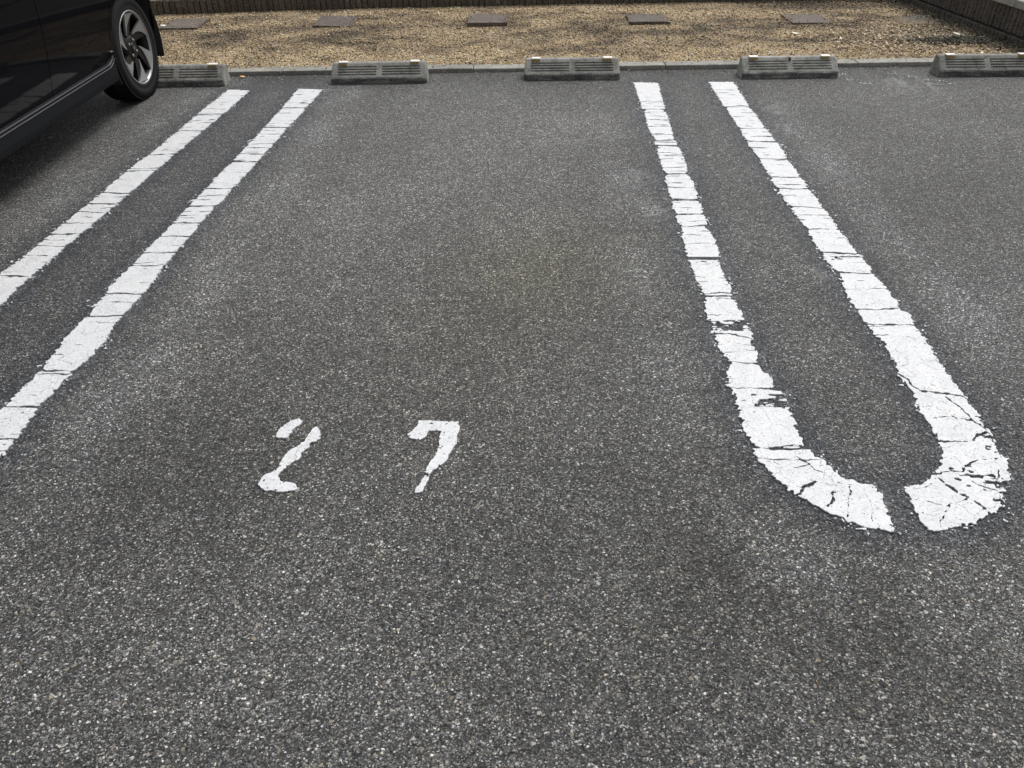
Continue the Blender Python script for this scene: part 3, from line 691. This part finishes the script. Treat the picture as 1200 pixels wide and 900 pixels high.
def rstrip(name, y0, y1, d0, d1, z0, z1, mat):
    bm = bmesh.new(); vs = []
    for yy in (y0, y1):
        xx = float(rwall_x(yy))-3.12
        vs.append([bm.verts.new((xx+a, yy-6.2, b_)) for a, b_ in ((d0, z0), (d0, z1), (d1, z1), (d1, z0))])
    for k in range(4): bm.faces.new((vs[0][k], vs[0][(k+1) % 4], vs[1][(k+1) % 4], vs[1][k]))
    bm.faces.new(vs[0]); bm.faces.new(vs[1][::-1])
    bmesh.ops.bevel(bm, geom=bm.edges[:], offset=.004, segments=1, affect='EDGES')
    return link(name, bm_mesh(name, bm), mat, rw)
rstrip('mortar_core', 7.26, 4.28, .03, .09, -.03, .20, M['mortar'])
for i in range(6): rstrip('coping', 7.25-i*.5, 7.25-i*.5-.494, .006, .30, .2125, .262, M['coping'])
# raised planting soil behind both walls
bm = bmesh.new(); g = []
for xx in np.linspace(-9, 3.2, 30):
    yy = float(wall_y(max(xx, -4.6)))+(.10); g.append((bm.verts.new((xx, yy, .07)), bm.verts.new((xx, 16, .10))))
for a, b in zip(g[:-1], g[1:]): bm.faces.new((a[0], b[0], b[1], a[1]))
tag(link('planting_soil', bm_mesh('planting_soil', bm), M['soil']), kind='structure')
bm = bmesh.new()
vv = [bm.verts.new(p) for p in ((rwall_x(7.3)+.2, 7.3, .2), (rwall_x(4.2)+.2, 4.2, .2), (9, 4.2, .2), (9, 16, .2), (3.2, 16, .2))]; bm.faces.new(vv)
tag(link('raised_soil', bm_mesh('raised_soil', bm), M['soil']), kind='structure')

# ------------------------------------------------------------ wheel stops
def stop_body():
    W2 = .29
    # cross section (y toward the kerb, z up): lip, slope with four grooves, rounded top, back
    y0, z0, y1, z1 = .0, .036, .072, .098
    t = [0.0, .13]; g = []
    ts = [0, .10]
    for k in range(4):
        a = .17+k*.185; g.append((a, a+.02, a+.075, a+.095))
    L = math.hypot(y1-y0, z1-z0); nx_, nz_ = -(z1-z0)/L, (y1-y0)/L
    def sect(groove, inset):
        p = [(-.004+inset, -.002), (-.006+inset, .030), (y0+inset*.8, z0)]
        for a, b, c, d_ in g:
            for tt, dp in ((a, 0), (b, 1), (c, 1), (d_, 0)):
                q = dp*(.013 if groove else 0)
                p.append((y0+(y1-y0)*tt-nx_*q+inset*.5, z0+(z1-z0)*tt-nz_*q))
        p += [(y1, z1-inset*.6), (y1+.008, z1+.004-inset*.6), (.108, z1+.004-inset*.6), (.116, z1-.004-inset*.6), (.122, .03), (.122, -.002)]
        return p
    st = [(-W2, 0, .008), (-W2+.008, 0, 0), (-W2+.038, 0, 0), (-W2+.042, 1, 0), (-.020, 1, 0), (-.016, 0, 0), (.016, 0, 0), (.020, 1, 0), (W2-.042, 1, 0), (W2-.038, 0, 0), (W2-.008, 0, 0), (W2, 0, .008)]
    vs = []; fs = []
    for (xx, gr, ins) in st:
        for (yy, zz) in sect(gr, ins):
            # ends lean in toward the top
            f = 1-.032*max(0, zz)/.1
            vs.append((xx*f, yy, zz))
    m = len(sect(0, 0)); n = len(st)
    for i in range(n-1):
        for k in range(m): fs.append((i*m+k, (i+1)*m+k, (i+1)*m+(k+1) % m, i*m+(k+1) % m))
    fs.append(tuple(range(m))); fs.append(tuple((n-1)*m+k for k in range(m))[::-1])
    me = pymesh('stop_body', vs, fs); bm = bmesh.new(); bm.from_mesh(me); 
    return bm_mesh('stop_body', bm)
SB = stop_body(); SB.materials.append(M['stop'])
def refl_meshes():
    bm = bmesh.new()
    # amber face
    box_bm(bm, -.022, .022, -.004, .012, -.006, .007, .0015); a = bm_mesh('reflector_lens', bm); a.materials.append(M['amber'])
    bm = bmesh.new(); box_bm(bm, -.027, .027, -.008, .030, .0075, .0135, .002); b = bm_mesh('reflector_cap', bm); b.materials.append(M['whitecap'])
    return a, b
RA, RB = refl_meshes()
bm = bmesh.new(); box_bm(bm, -.0015, .0015, .045, .085, .04, .07, .001); SLOT = bm_mesh('bolt_slot', bm); SLOT.materials.append(M['under'])
STP = [(-2.185, 4.712, .045, 'grey concrete wheel stop with one end hidden behind the car tyre, leftmost'), (-.970, 4.765, .045, 'grey concrete wheel stop between the left line pair and the middle stop'),
       (.187, 4.832, .022, 'grey concrete wheel stop at the head of bay 27, darkest stained of the five'), (1.490, 4.853, .035, 'grey concrete wheel stop with a rust streak at its centre, right of the loop lines'),
       (2.660, 4.878, .015, 'grey concrete wheel stop cut off by the right edge of the photo')]
for i, (x, y, r, lb) in enumerate(STP):
    t = empty('wheel_stop', (x, y, 0), r); tag(t, lb, 'wheel stop', 'concrete wheel stops along the kerb')
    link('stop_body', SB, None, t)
    for s in (-1, 1):
        o = link('reflector', RA, None, t); o.location = (s*.215, .066, .0965)
        c = link('reflector_cap', RB, None, o)
        o = link('bolt_slot', SLOT, None, t); o.location = (s*.2795, 0, 0)
    if i == 3:
        bm = bmesh.new(); box_bm(bm, -.005, .005, .052, .076, .082, .1035, .002); o = link('rust_streak', bm_mesh('rust_streak', bm), M['rust'], t); tag(o, 'rust red streak')
    if i == 2: pass

# ------------------------------------------------------------ small litter
def leaf(name, loc, s, col, label, cat, rz=0.3, curl=.3):
    n = 9; vs = []; fs = []
    for i in range(n):
        u = i/(n-1); wdt = math.sin(math.pi*min(1, u*1.02))**.7*.42
        for k in (-1, 0, 1): vs.append(((u-.5)*s, k*wdt*s, s*(curl*((u-.5)**2)*1.2+abs(k)*curl*.28)+.001))
    for i in range(n-1):
        for k in range(2): fs.append((i*3+k, i*3+k+1, i*3+k+4, i*3+k+3))
    me = pymesh(name, vs, fs); set_tone(me, np.tile(col, (len(vs), 1)))
    o = link(name, me, M['litter'], smooth=True); o.location = loc; o.rotation_euler = (.1, .15, rz); m = o.modifiers.new('thickness', 'SOLIDIFY'); m.thickness = .0006
    tag(o, label, cat)
leaf('fallen_leaf', (-1.845, 4.90, .004), .035, (.62, .33, .13), 'small orange fallen leaf on the asphalt beside the leftmost wheel stop', 'leaf')
leaf('fallen_leaf', (1.765, 5.82, .042), .055, (.72, .68, .60), 'bleached white leaf on the gravel above the fourth wheel stop', 'leaf', .1, .2)
leaf('fallen_leaf', (2.83, 5.75, .045), .07, (.68, .66, .58), 'bleached white leaf among dark weeds above the rightmost wheel stop', 'leaf', .5, .3)
leaf('fallen_leaf', (-2.86, 6.20, .04), .045, (.72, .70, .64), 'bleached white leaf in front of the leftmost paver', 'leaf', .2, .2)
bm = bmesh.new(); bmesh.ops.create_icosphere(bm, subdivisions=2, radius=.03)
for v in bm.verts: v.co = Vector((v.co.x*1.2, v.co.y*.8, v.co.z*.7))*(1+.25*math.sin(v.co.x*190)*math.cos(v.co.y*140))
o = link('pebble', bm_mesh('pebble', bm), M['kerb']); o.location = (-.36, 7.055, .045); o.rotation_euler = (0, -.5, .4); tag(o, 'single grey pebble lying against the foot of the brick edging', 'pebble')

# ------------------------------------------------------------ the parked car (local: +X its visible side, +Y its tail)
CAR = empty('parked_car', (-2.917, 3.228, 0), .0355)
tag(CAR, 'glossy black small hatchback reversed into the left bay, with two tone alloy wheels', 'car')
W0, L0, RC = .7375, 1.650, .17
S1 = W0-RC; S2 = S1+RC*math.pi/2; S3 = S2+2*(L0-RC); S4 = S3+RC*math.pi/2; S5 = S4+S1
YR, YF, AR = 1.245, -1.275, .328      # axle positions, arch radius
ZW = .2735
def perim(s):
    s = np.asarray(s, float); x = np.zeros_like(s); y = np.zeros_like(s)
    a = s < S1; x[a] = s[a]; y[a] = L0
    a = (s >= S1) & (s < S2); t = (s[a]-S1)/RC; x[a] = W0-RC+RC*np.sin(t); y[a] = L0-RC+RC*np.cos(t)
    a = (s >= S2) & (s < S3); x[a] = W0; y[a] = L0-RC-(s[a]-S2)
    a = (s >= S3) & (s < S4); t = (s[a]-S3)/RC; x[a] = W0-RC+RC*np.cos(t); y[a] = -L0+RC-RC*np.sin(t)
    a = s >= S4; x[a] = W0-RC-(s[a]-S4); y[a] = -L0
    return x, y
def s_of_y(y): return S2+(L0-RC)-y
def body_pt(s, z):
    x, y = perim(s); z = np.asarray(z, float)
    w_ = 1-.40*(z-.53)**2
    w_ = w_+0*z
    l_ = 1-.012*np.clip((.4-z)/.2, 0, 1)**2-np.where(y < 0, .05*np.clip((z-.55)/.4, 0, 1)**2, .02*np.clip((z-.6)/.4, 0, 1)**2)
    # bodywork swells slightly round the wheels
    for yc in (YR, YF): w_ = w_+.012*np.exp(-((y-yc)/.42)**2)*np.exp(-((z-.55)/.3)**2)*(np.abs(x) > W0*.8)
    # plan curvature of the flank
    w_ = w_-.010*np.clip(np.abs(y)/1.5, 0, 1)**4
    return x*w_, y*l_, z
def cab_pt(s, z):
    x, y = perim(s); z = np.asarray(z, float); t = np.clip((z-.93)/.66, 0, 1.1)
    w_ = .955-.115*t-.04*t**4
    yf = -1.08+.50*t+.08*t**3; yr = 1.60-.10*t-.05*t**4
    k = (y+L0)/(2*L0)
    return x*w_, yf+(yr-yf)*k, z
def car_panel(name, fn, fieldfn, s0, s1, z0, z1, mat, parent, proud=0.0, depth=.014, h=.014, mirror=1):
    ss = np.arange(s0-.02, s1+.02, h); zz = np.arange(z0-.02, z1+.02, h)
    GS, GZ = np.meshgrid(ss, zz); _, GY = perim(np.clip(GS, 0, S5))
    F = fieldfn(GS, GZ, GY); F = np.minimum(F, np.minimum(np.minimum(GS-s0, s1-GS), np.minimum(GZ-z0, z1-GZ)))
    vs = []; fs = []; nr = []
    def P3(s, z): return np.stack(fn(np.clip(s, 0, S5), z), -1)
    for v, f, b in contour(F, ss, zz, merge=False):
        v = np.array(v); p = P3(v[:, 0], v[:, 1]); e = 1e-3
        n = np.cross(P3(v[:, 0]-e, v[:, 1])-P3(v[:, 0]+e, v[:, 1]), P3(v[:, 0], v[:, 1]+e)-P3(v[:, 0], v[:, 1]-e)); n /= np.linalg.norm(n, axis=1)[:, None]+1e-12
        n = n*np.where(n @ np.array([0, 0, 0]) < 0, -1, 1)[:, None] if False else n
        out = (p*np.array([1, 1, 0])); sg = np.sign((n*out).sum(1)); n *= np.where(sg == 0, 1, sg)[:, None]
        p = p+n*proud; o = len(vs); vs += p.tolist(); nr += n.tolist(); fs += [[o+i for i in q] for q in f]
        seen = {}
        for i, j in b:
            for k in (i, j):
                if k not in seen: seen[k] = len(vs); vs.append((p[k]-n[k]*depth).tolist()); nr.append(n[k].tolist())
            fs.append([o+i, o+j, seen[j], seen[i]])
    if mirror < 0: vs = [(-a, b, c) for a, b, c in vs]; nr = [(-a, b, c) for a, b, c in nr]
    me = pymesh(name, vs, fs); me.polygons.foreach_set('use_smooth', [True]*len(me.polygons))
    # make winding agree with normals
    N = np.array(nr); bad = [p.index for p in me.polygons if p.normal.dot(Vector(N[p.vertices[0]])) < -.2]
    if len(bad) > len(me.polygons)/2: me.flip_normals()
    me.normals_split_custom_set_from_vertices(nr)
    return link(name, me, mat, parent)
def seam(z): return .318-.075*np.clip((.58-z)/.32, -1, 1.2)      # slanted shut line between the doors (y)
def arch(Y, Z, yc, r=AR): return np.hypot(Y-yc, Z-ZW)-r
GAP = .0022
YD = 1.0
def f_reardoor(s, Z, Y): return np.minimum(np.minimum(Y-seam(Z)-GAP, (YD+.02*(Z-.5))-Y-GAP), np.minimum(arch(Y, Z, YR, AR+.030)-GAP, Z-.245))
def f_quarter(s, Z, Y):
    a = np.maximum(Y-(YD+.02*(Z-.5))-GAP, (AR+.030)-np.hypot(Y-YR, Z-ZW)-GAP)
    q = np.minimum(a, arch(Y, Z, YR)); q = np.minimum(q, Z-.30+.0*Y)
    return np.minimum(q, np.where(Y > YR+.2, Z-.53-GAP, 9))
def f_rearbumper(s, Z, Y): return np.minimum(np.minimum(arch(Y, Z, YR), .53-GAP-Z), np.minimum(Y-YR-.2, Z-.295))
def f_frontdoor(s, Z, Y): return np.minimum(np.minimum(seam(Z)-GAP-Y, Y+.80-GAP-.03*Z), np.minimum(arch(Y, Z, YF, AR+.03)-GAP, Z-.245))
def f_fender(s, Z, Y): return np.minimum(np.minimum(np.maximum(-.80-GAP-Y+.03*Z, (AR+.03)-np.hypot(Y-YF, Z-ZW)-GAP), arch(Y, Z, YF)), np.where(Y < YF-.2, Z-.53-GAP, Z-.28))
def f_frontbumper(s, Z, Y): return np.minimum(np.minimum(arch(Y, Z, YF), .53-GAP-Z), np.minimum(YF-.2-Y, Z-.22))
ZT_ = .93
sy = s_of_y
for m in (1, -1):
    d = car_panel('rear_door', body_pt, f_reardoor, sy(1.08), sy(.15), .245, ZT_, M['carpaint'], CAR, mirror=m)
    e = car_panel('front_door', body_pt, f_frontdoor, sy(.36), sy(-.9), .245, ZT_, M['carpaint'], CAR, mirror=m)
    for dd, yy in ((d, .45), (e, -.42)):
        bm = bmesh.new(); box_bm(bm, .735*m-.012, .735*m+.016, yy-.09, yy+.09, .80, .83, .008, 2); link('door_handle', bm_mesh('door_handle', bm, True), M['carpaint'], dd)
    car_panel('rear_quarter', body_pt, f_quarter, S1-.0, sy(.86), .28, ZT_, M['carpaint'], CAR, mirror=m)
    car_panel('front_fender', body_pt, f_fender, sy(-.7), S4, .28, ZT_, M['carpaint'], CAR, mirror=m)
    # pillars and roof edge of the cabin, then its side glass
    cabf = lambda s, Z, Y: Z*0+1.0
    car_panel('cabin_side', cab_pt, cabf, 0.0, S5, .925, 1.57, M['carpaint'], CAR, mirror=m, h=.03)
    for (ya, yb) in ((.62, 1.28), (-.18, .54), (-1.15, -.26)):
        car_panel('side_window', cab_pt, lambda s, Z, Y, a=ya, b=yb: .03-np.hypot(np.maximum(0, np.abs(Y-(a+b)/2)-(b-a)/2+.03), np.maximum(0, np.abs(Z-1.22)-.23+.03)), sy(yb)-.05, sy(ya)+.05, .97, 1.47, M['glass'], CAR, proud=.003, depth=.003, h=.02, mirror=m)
    rl = car_panel('tail_light', body_pt, lambda s, Z, Y: .02-np.hypot(np.maximum(0, np.abs(s-(S1+.10))-.075), np.maximum(0, np.abs(Z-.72)-.11)), S1-.05, S2+.05, .56, .88, M['redlens'], CAR, proud=.004, depth=.006, mirror=m)
    hl = car_panel('headlight', body_pt, lambda s, Z, Y: .03-np.hypot(np.maximum(0, np.abs(s-(S3+.16))-.15), np.maximum(0, np.abs(Z-.68)-.06)), S3-.1, S4+.15, .56, .80, M['clearlens'], CAR, proud=.012, depth=.014, mirror=m)
# one-piece ends built from two mirrored halves joined
def ends(name, fn, field, s0, s1, z0, z1, mat, proud=0, h=.02):
    a = car_panel(name, fn, field, s0, s1, z0, z1, mat, CAR, proud=proud, mirror=1, h=h); b = car_panel(name+'_tmp', fn, field, s0, s1, z0, z1, mat, CAR, proud=proud, mirror=-1, h=h)
    bm = bmesh.new(); bm.from_mesh(a.data); bm.from_mesh(b.data); bmesh.ops.remove_doubles(bm, verts=bm.verts, dist=.002)
    bmesh.ops.recalc_face_normals(bm, faces=bm.faces); me = bpy.data.meshes.new(name); bm.to_mesh(me); bm.free(); me.materials.append(mat)
    me.polygons.foreach_set('use_smooth', [True]*len(me.polygons)); a.data = me; bpy.data.objects.remove(b); return a
ends('rear_bumper', body_pt, f_rearbumper, 0, sy(YR+.15), .22, .53, M['carpaint'], h=.014)
ends('front_bumper', body_pt, f_frontbumper, sy(YF-.15), S5, .21, .53, M['carpaint'])
ends('tailgate', body_pt, lambda s, Z, Y: Z*0+1, 0, S1-.004, .535, ZT_, M['carpaint'])
ends('grille', body_pt, lambda s, Z, Y: Z*0+1, S4+.004, S5, .535, ZT_-.03, M['skirt'])
ends('windscreen', cab_pt, lambda s, Z, Y: Z*0+1, S4-.14, S5, .97, 1.48, M['glass'], .004)
ends('rear_window', cab_pt, lambda s, Z, Y: Z*0+1, 0, S1+.10, 1.02, 1.45, M['glass'], .004)
# roof, bonnet, belt deck
def cap(name, fn, z, mat, dome=.0, ylo=-9, yhi=9):
    ss = np.concatenate((np.linspace(0, S1, 6), np.linspace(S1, S2, 8)[1:], np.linspace(S2, S3, 14)[1:], np.linspace(S3, S4, 8)[1:], np.linspace(S4, S5, 6)[1:]))
    x, y, _ = fn(ss, np.full_like(ss, z)); k = (y >= ylo) & (y <= yhi); x, y = x[k], y[k]
    if ylo > -9: x = np.append(x, x[-1]); y = np.append(y, ylo)
    if yhi < 9: x = np.insert(x, 0, x[0]); y = np.insert(y, 0, yhi)
    bm = bmesh.new(); rows = []
    xm = x.max()
    for a, b in zip(x, y):
        rows.append([bm.verts.new((a*t, b, z+dome*(1-(a*t/xm)**2)*min(1, 6*max(0.0, min(b-y.min(), y.max()-b))))) for t in np.linspace(-1, 1, 13)])
    for r0, r1 in zip(rows[:-1], rows[1:]):
        for q in range(12):
            try: bm.faces.new((r0[q], r0[q+1], r1[q+1], r1[q]))
            except ValueError: pass
    bmesh.ops.remove_doubles(bm, verts=bm.verts, dist=1e-4)
    o = link(name, bm_mesh(name, bm, True), mat, CAR); md = o.modifiers.new('thickness', 'SOLIDIFY'); md.thickness = .01; return o
cap('roof', cab_pt, 1.57, M['carpaint'], .045)
cap('bonnet', body_pt, .925, M['carpaint'], .03, yhi=-1.0)
cap('belt_deck', body_pt, .922, M['under'], 0, ylo=-.99)
# black inner shell seen through shut lines, and floor
bm = bmesh.new()
box_bm(bm, -.69, .69, -.88, .85, .20, .90); box_bm(bm, -.45, .45, -1.62, 1.60, .24, .88)
for yc in (YR, YF):
    box_bm(bm, -.70, .70, yc-.36, yc+.36, .63, .88)
box_bm(bm, -.66, .66, 1.60, 1.63, .26, .88); box_bm(bm, -.66, .66, YF-.365, YF-.35, .24, .7)
link('underbody', bm_mesh('underbody', bm), M['under'], CAR)
# wheel-arch liners
for m in (1, -1):
    for yc in (YR, YF):
        bm = bmesh.new(); prev = None
        for i in range(25):
            a = math.pi*(-.12+1.24*i/24); r = AR+.004
            q = (bm.verts.new((m*.715, yc+r*math.cos(a), ZW+r*math.sin(a))), bm.verts.new((m*.45, yc+(r+.01)*math.cos(a), ZW+(r+.01)*math.sin(a))))
            if prev: bm.faces.new((prev[0], prev[1], q[1], q[0]))
            prev = q
        o = link('arch_liner', bm_mesh('arch_liner', bm, True), M['under'], CAR); md = o.modifiers.new('t', 'SOLIDIFY'); md.thickness = .006

# side skirts; ridge highlights put in as bright lines, curling up by rear wheel
def rise(y): 
    t = max(0, min(1, (y-.805)/.085)); return .034*t**1.7
def skirt_z0(y): return .180+.004*max(0.0, min(1.0, (y+.8)/1.6))
for m in (1, -1):
    yy = list(np.linspace(-.905, .62, 26))+list(np.linspace(.64, .885, 22)); bm = bmesh.new(); rows = []; P0 = None
    tr = []
    for y in yy:
        z0 = skirt_z0(y); r = rise(y); top = .283+r
        hy = math.hypot(y-YR, 0)
        pr = [(.66, z0+.004), (.716, z0), (.731, z0+.010), (.736, z0+.035), (.7370, top-.040), (.7375, top-.018), (.7385, top-.015), (.7360, top-.011), (.7370, top-.002), (.733, top+.0010), (.70, top+.008)]
        # rear end of the skirt follows the wheel arch
        sh = []
        for (x_, z_) in pr:
            lim = YR-math.sqrt(max(.0001, (AR+.004)**2-min((z_-ZW)**2, (AR*.9)**2)))
            yv = min(y+(z_-.25)*.0, lim); sh.append(bm.verts.new((m*x_, yv, z_)))
        rows.append(sh); tr.append([tuple(sh[6].co), tuple(sh[8].co)])
    for r0, r1 in zip(rows[:-1], rows[1:]):
        for q in range(len(r0)-1): bm.faces.new((r0[q], r0[q+1], r1[q+1], r1[q]))
    bm.faces.new(rows[0]); bm.faces.new(rows[-1])
    for f in bm.faces: f.smooth = False
    sk = link('side_skirt', bm_mesh('side_skirt', bm), M['skirt'], CAR)
    for k in (0, 1):
        bm = bmesh.new(); pv = None; rr = .0010 if k == 0 else .0008
        for t in tr:
            c = Vector(t[k]); ring = [bm.verts.new(c+Vector((m*(rr*math.cos(a)+.0003), 0, rr*math.sin(a)))) for a in np.linspace(0, 2*math.pi, 7)[:-1]]
            if pv:
                for q in range(6): bm.faces.new((pv[q], pv[(q+1) % 6], ring[(q+1) % 6], ring[q]))
            pv = ring
        link('skirt_glint', bm_mesh('skirt_glint', bm, True), M['clip_glint'], sk)
    bm = bmesh.new(); box_bm(bm, min(m*.725, m*.733), max(m*.725, m*.733), .875, .900, .327, .334, .002, 2); link('arch_clip', bm_mesh('arch_clip', bm), M['clip_glint'], CAR)

# wheels
TY = [(-.078, .200), (-.080, .225), (-.084, .245), (-.080, .262), (-.068, .274), (-.055, .279), (-.030, .2805), (-.026, .275), (-.020, .275), (-.016, .2812), (.016, .2812), (.020, .275), (.026, .275), (.030, .2805), (.055, .279), (.068, .274), (.080, .262), (.0845, .246), (.0835, .232), (.0815, .229), (.0800, .212), (.0815, .207), (.0790, .198), (.07, .192)]
tyre_me = lathe('tyre', TY, 96); tyre_me.materials.append(M['rubber'])
RIM = [(-.07, .196), (-.06, .180), (.00, .172), (.055, .176), (.070, .186), (.0775, .1935), (.0790, .1965), (.074, .198)]
rim_me = lathe('wheel', RIM, 72); rim_me.materials.append(M['rimblack'])
lip_me = lathe('rim_lip', [(.0700, .1855), (.0785, .1895), (.0808, .1935), (.0800, .1965), (.0785, .1975)], 72); lip_me.materials.append(M['alloy'])
disc_me = lathe('wheel_disc', [(-.02, .0), (-.02, .172), (-.028, .172), (-.028, 0)], 48); disc_me.materials.append(M['under'])
hub_me = lathe('hub', [(.030, .078), (.046, .074), (.056, .060), (.058, .030), (.056, .026), (.056, .0)], 40); hub_me.materials.append(M['rimblack'])
cap_me = lathe('centre_cap', [(.056, .0275), (.061, .0265), (.0635, .020), (.064, 0)], 32); cap_me.materials.append(M['rimblack'])
nut_me = lathe('lug_nut', [(.044, .0085), (.0595, .0085), (.0625, .005), (.0625, 0)], 6, False); nut_me.materials.append(M['alloy'])
def blade(name, pts_fn, x_in, x_out, thick, mat, n=12):
    """a spoke face between two polar edge curves, extruded along the axle"""
    bm = bmesh.new(); rows = []
    for i in range(n+1):
        t = i/n; r, a0, a1, xo = pts_fn(t)
        ring = []
        for (aa, dx) in ((a0, 0), (a1, 0), (a1, -thick), (a0, -thick)):
            ring.append(bm.verts.new((xo+dx, r*math.cos(aa), r*math.sin(aa))))
        rows.append(ring)
    for r0, r1 in zip(rows[:-1], rows[1:]):
        for k in range(4): bm.faces.new((r0[k], r0[(k+1) % 4], r1[(k+1) % 4], r1[k]))
    bm.faces.new(rows[0]); bm.faces.new(rows[-1]); bmesh.ops.remove_doubles(bm, verts=bm.verts, dist=1e-5)
    me = bm_mesh(name, bm); me.materials.append(mat); return me
def silver(t):      # t 0 hub tip .. 1 rim
    r = .078+(.1880-.078)*t; mid = RAD(32)*(1-t)**1.2; hw = RAD(1.5)+RAD(16)*t**1.15
    return r, mid-hw*.8, mid+hw*(1.1), .059+.0185*t**1.2
def black(t):
    r = .060+(.186-.060)*t; mid = RAD(22)*(1-t)-RAD(12); hw = RAD(20)*(1-t)+RAD(6)
    return r, mid-hw*.5, mid+hw, .052+.016*t
sp_me = blade('spoke', silver, 0, 0, .012, M['alloy']); sb_me = blade('spoke_back', black, 0, 0, .022, M['rimblack'])
# little upright badge on the centre cap
bm = bmesh.new()
box_bm(bm, .0635, .0660, -.0085, -.0050, -.011, .011); box_bm(bm, .0635, .0660, .0050, .0085, -.011, .011); box_bm(bm, .0635, .0658, -.0050, .0050, -.0018, .0018)
H_me = bm_mesh('badge', bm); H_me.materials.append(M['alloy'])
bm = bmesh.new()
for i in range(92):
    a = 2*math.pi*i/92
    for s in (-1, 1):
        r = bmesh.ops.create_cube(bm, size=1)
        Mx = Matrix.Rotation(a, 4, 'X') @ Matrix.Translation((s*.055, 0, .2795)) @ Matrix.Rotation(.35*s, 4, 'Z') @ Matrix.Diagonal((.044, .0125, .0065, 1))
        for v in r['verts']: v.co = Mx @ v.co
tread_me = bm_mesh('tread_blocks', bm); tread_me.materials.append(M['rubber'])
for (sx, yc) in ((1, YR), (1, YF), (-1, YR), (-1, YF)):
    wh = link('wheel', rim_me, None, CAR)
    wh.scale = (1, .965, .965); wh.location = (sx*(W0-.112), yc, .2690); wh.rotation_euler = (RAD(8)*0, 0, 0 if sx > 0 else math.pi)
    for nm, me in (('tyre', tyre_me), ('tread_blocks', tread_me), ('rim_lip', lip_me), ('brake_disc', disc_me), ('hub', hub_me), ('centre_cap', cap_me), ('badge', H_me)):
        o = link(nm, me, None, wh)
        if nm == 'tread_blocks': o['kind'] = 'stuff'
    for k in range(6):
        a = RAD(22+60*k)
        for nm, me in (('spoke', sp_me), ('spoke_back', sb_me)):
            o = link(nm, me, None, wh); o.rotation_euler = (a, 0, 0)
    for k in range(4):
        a = RAD(45+90*k+10); o = link('lug_nut', nut_me, None, wh); o.location = (0, .044*math.cos(a), .044*math.sin(a))
# number plates are left off: both ends of the car are out of the photograph
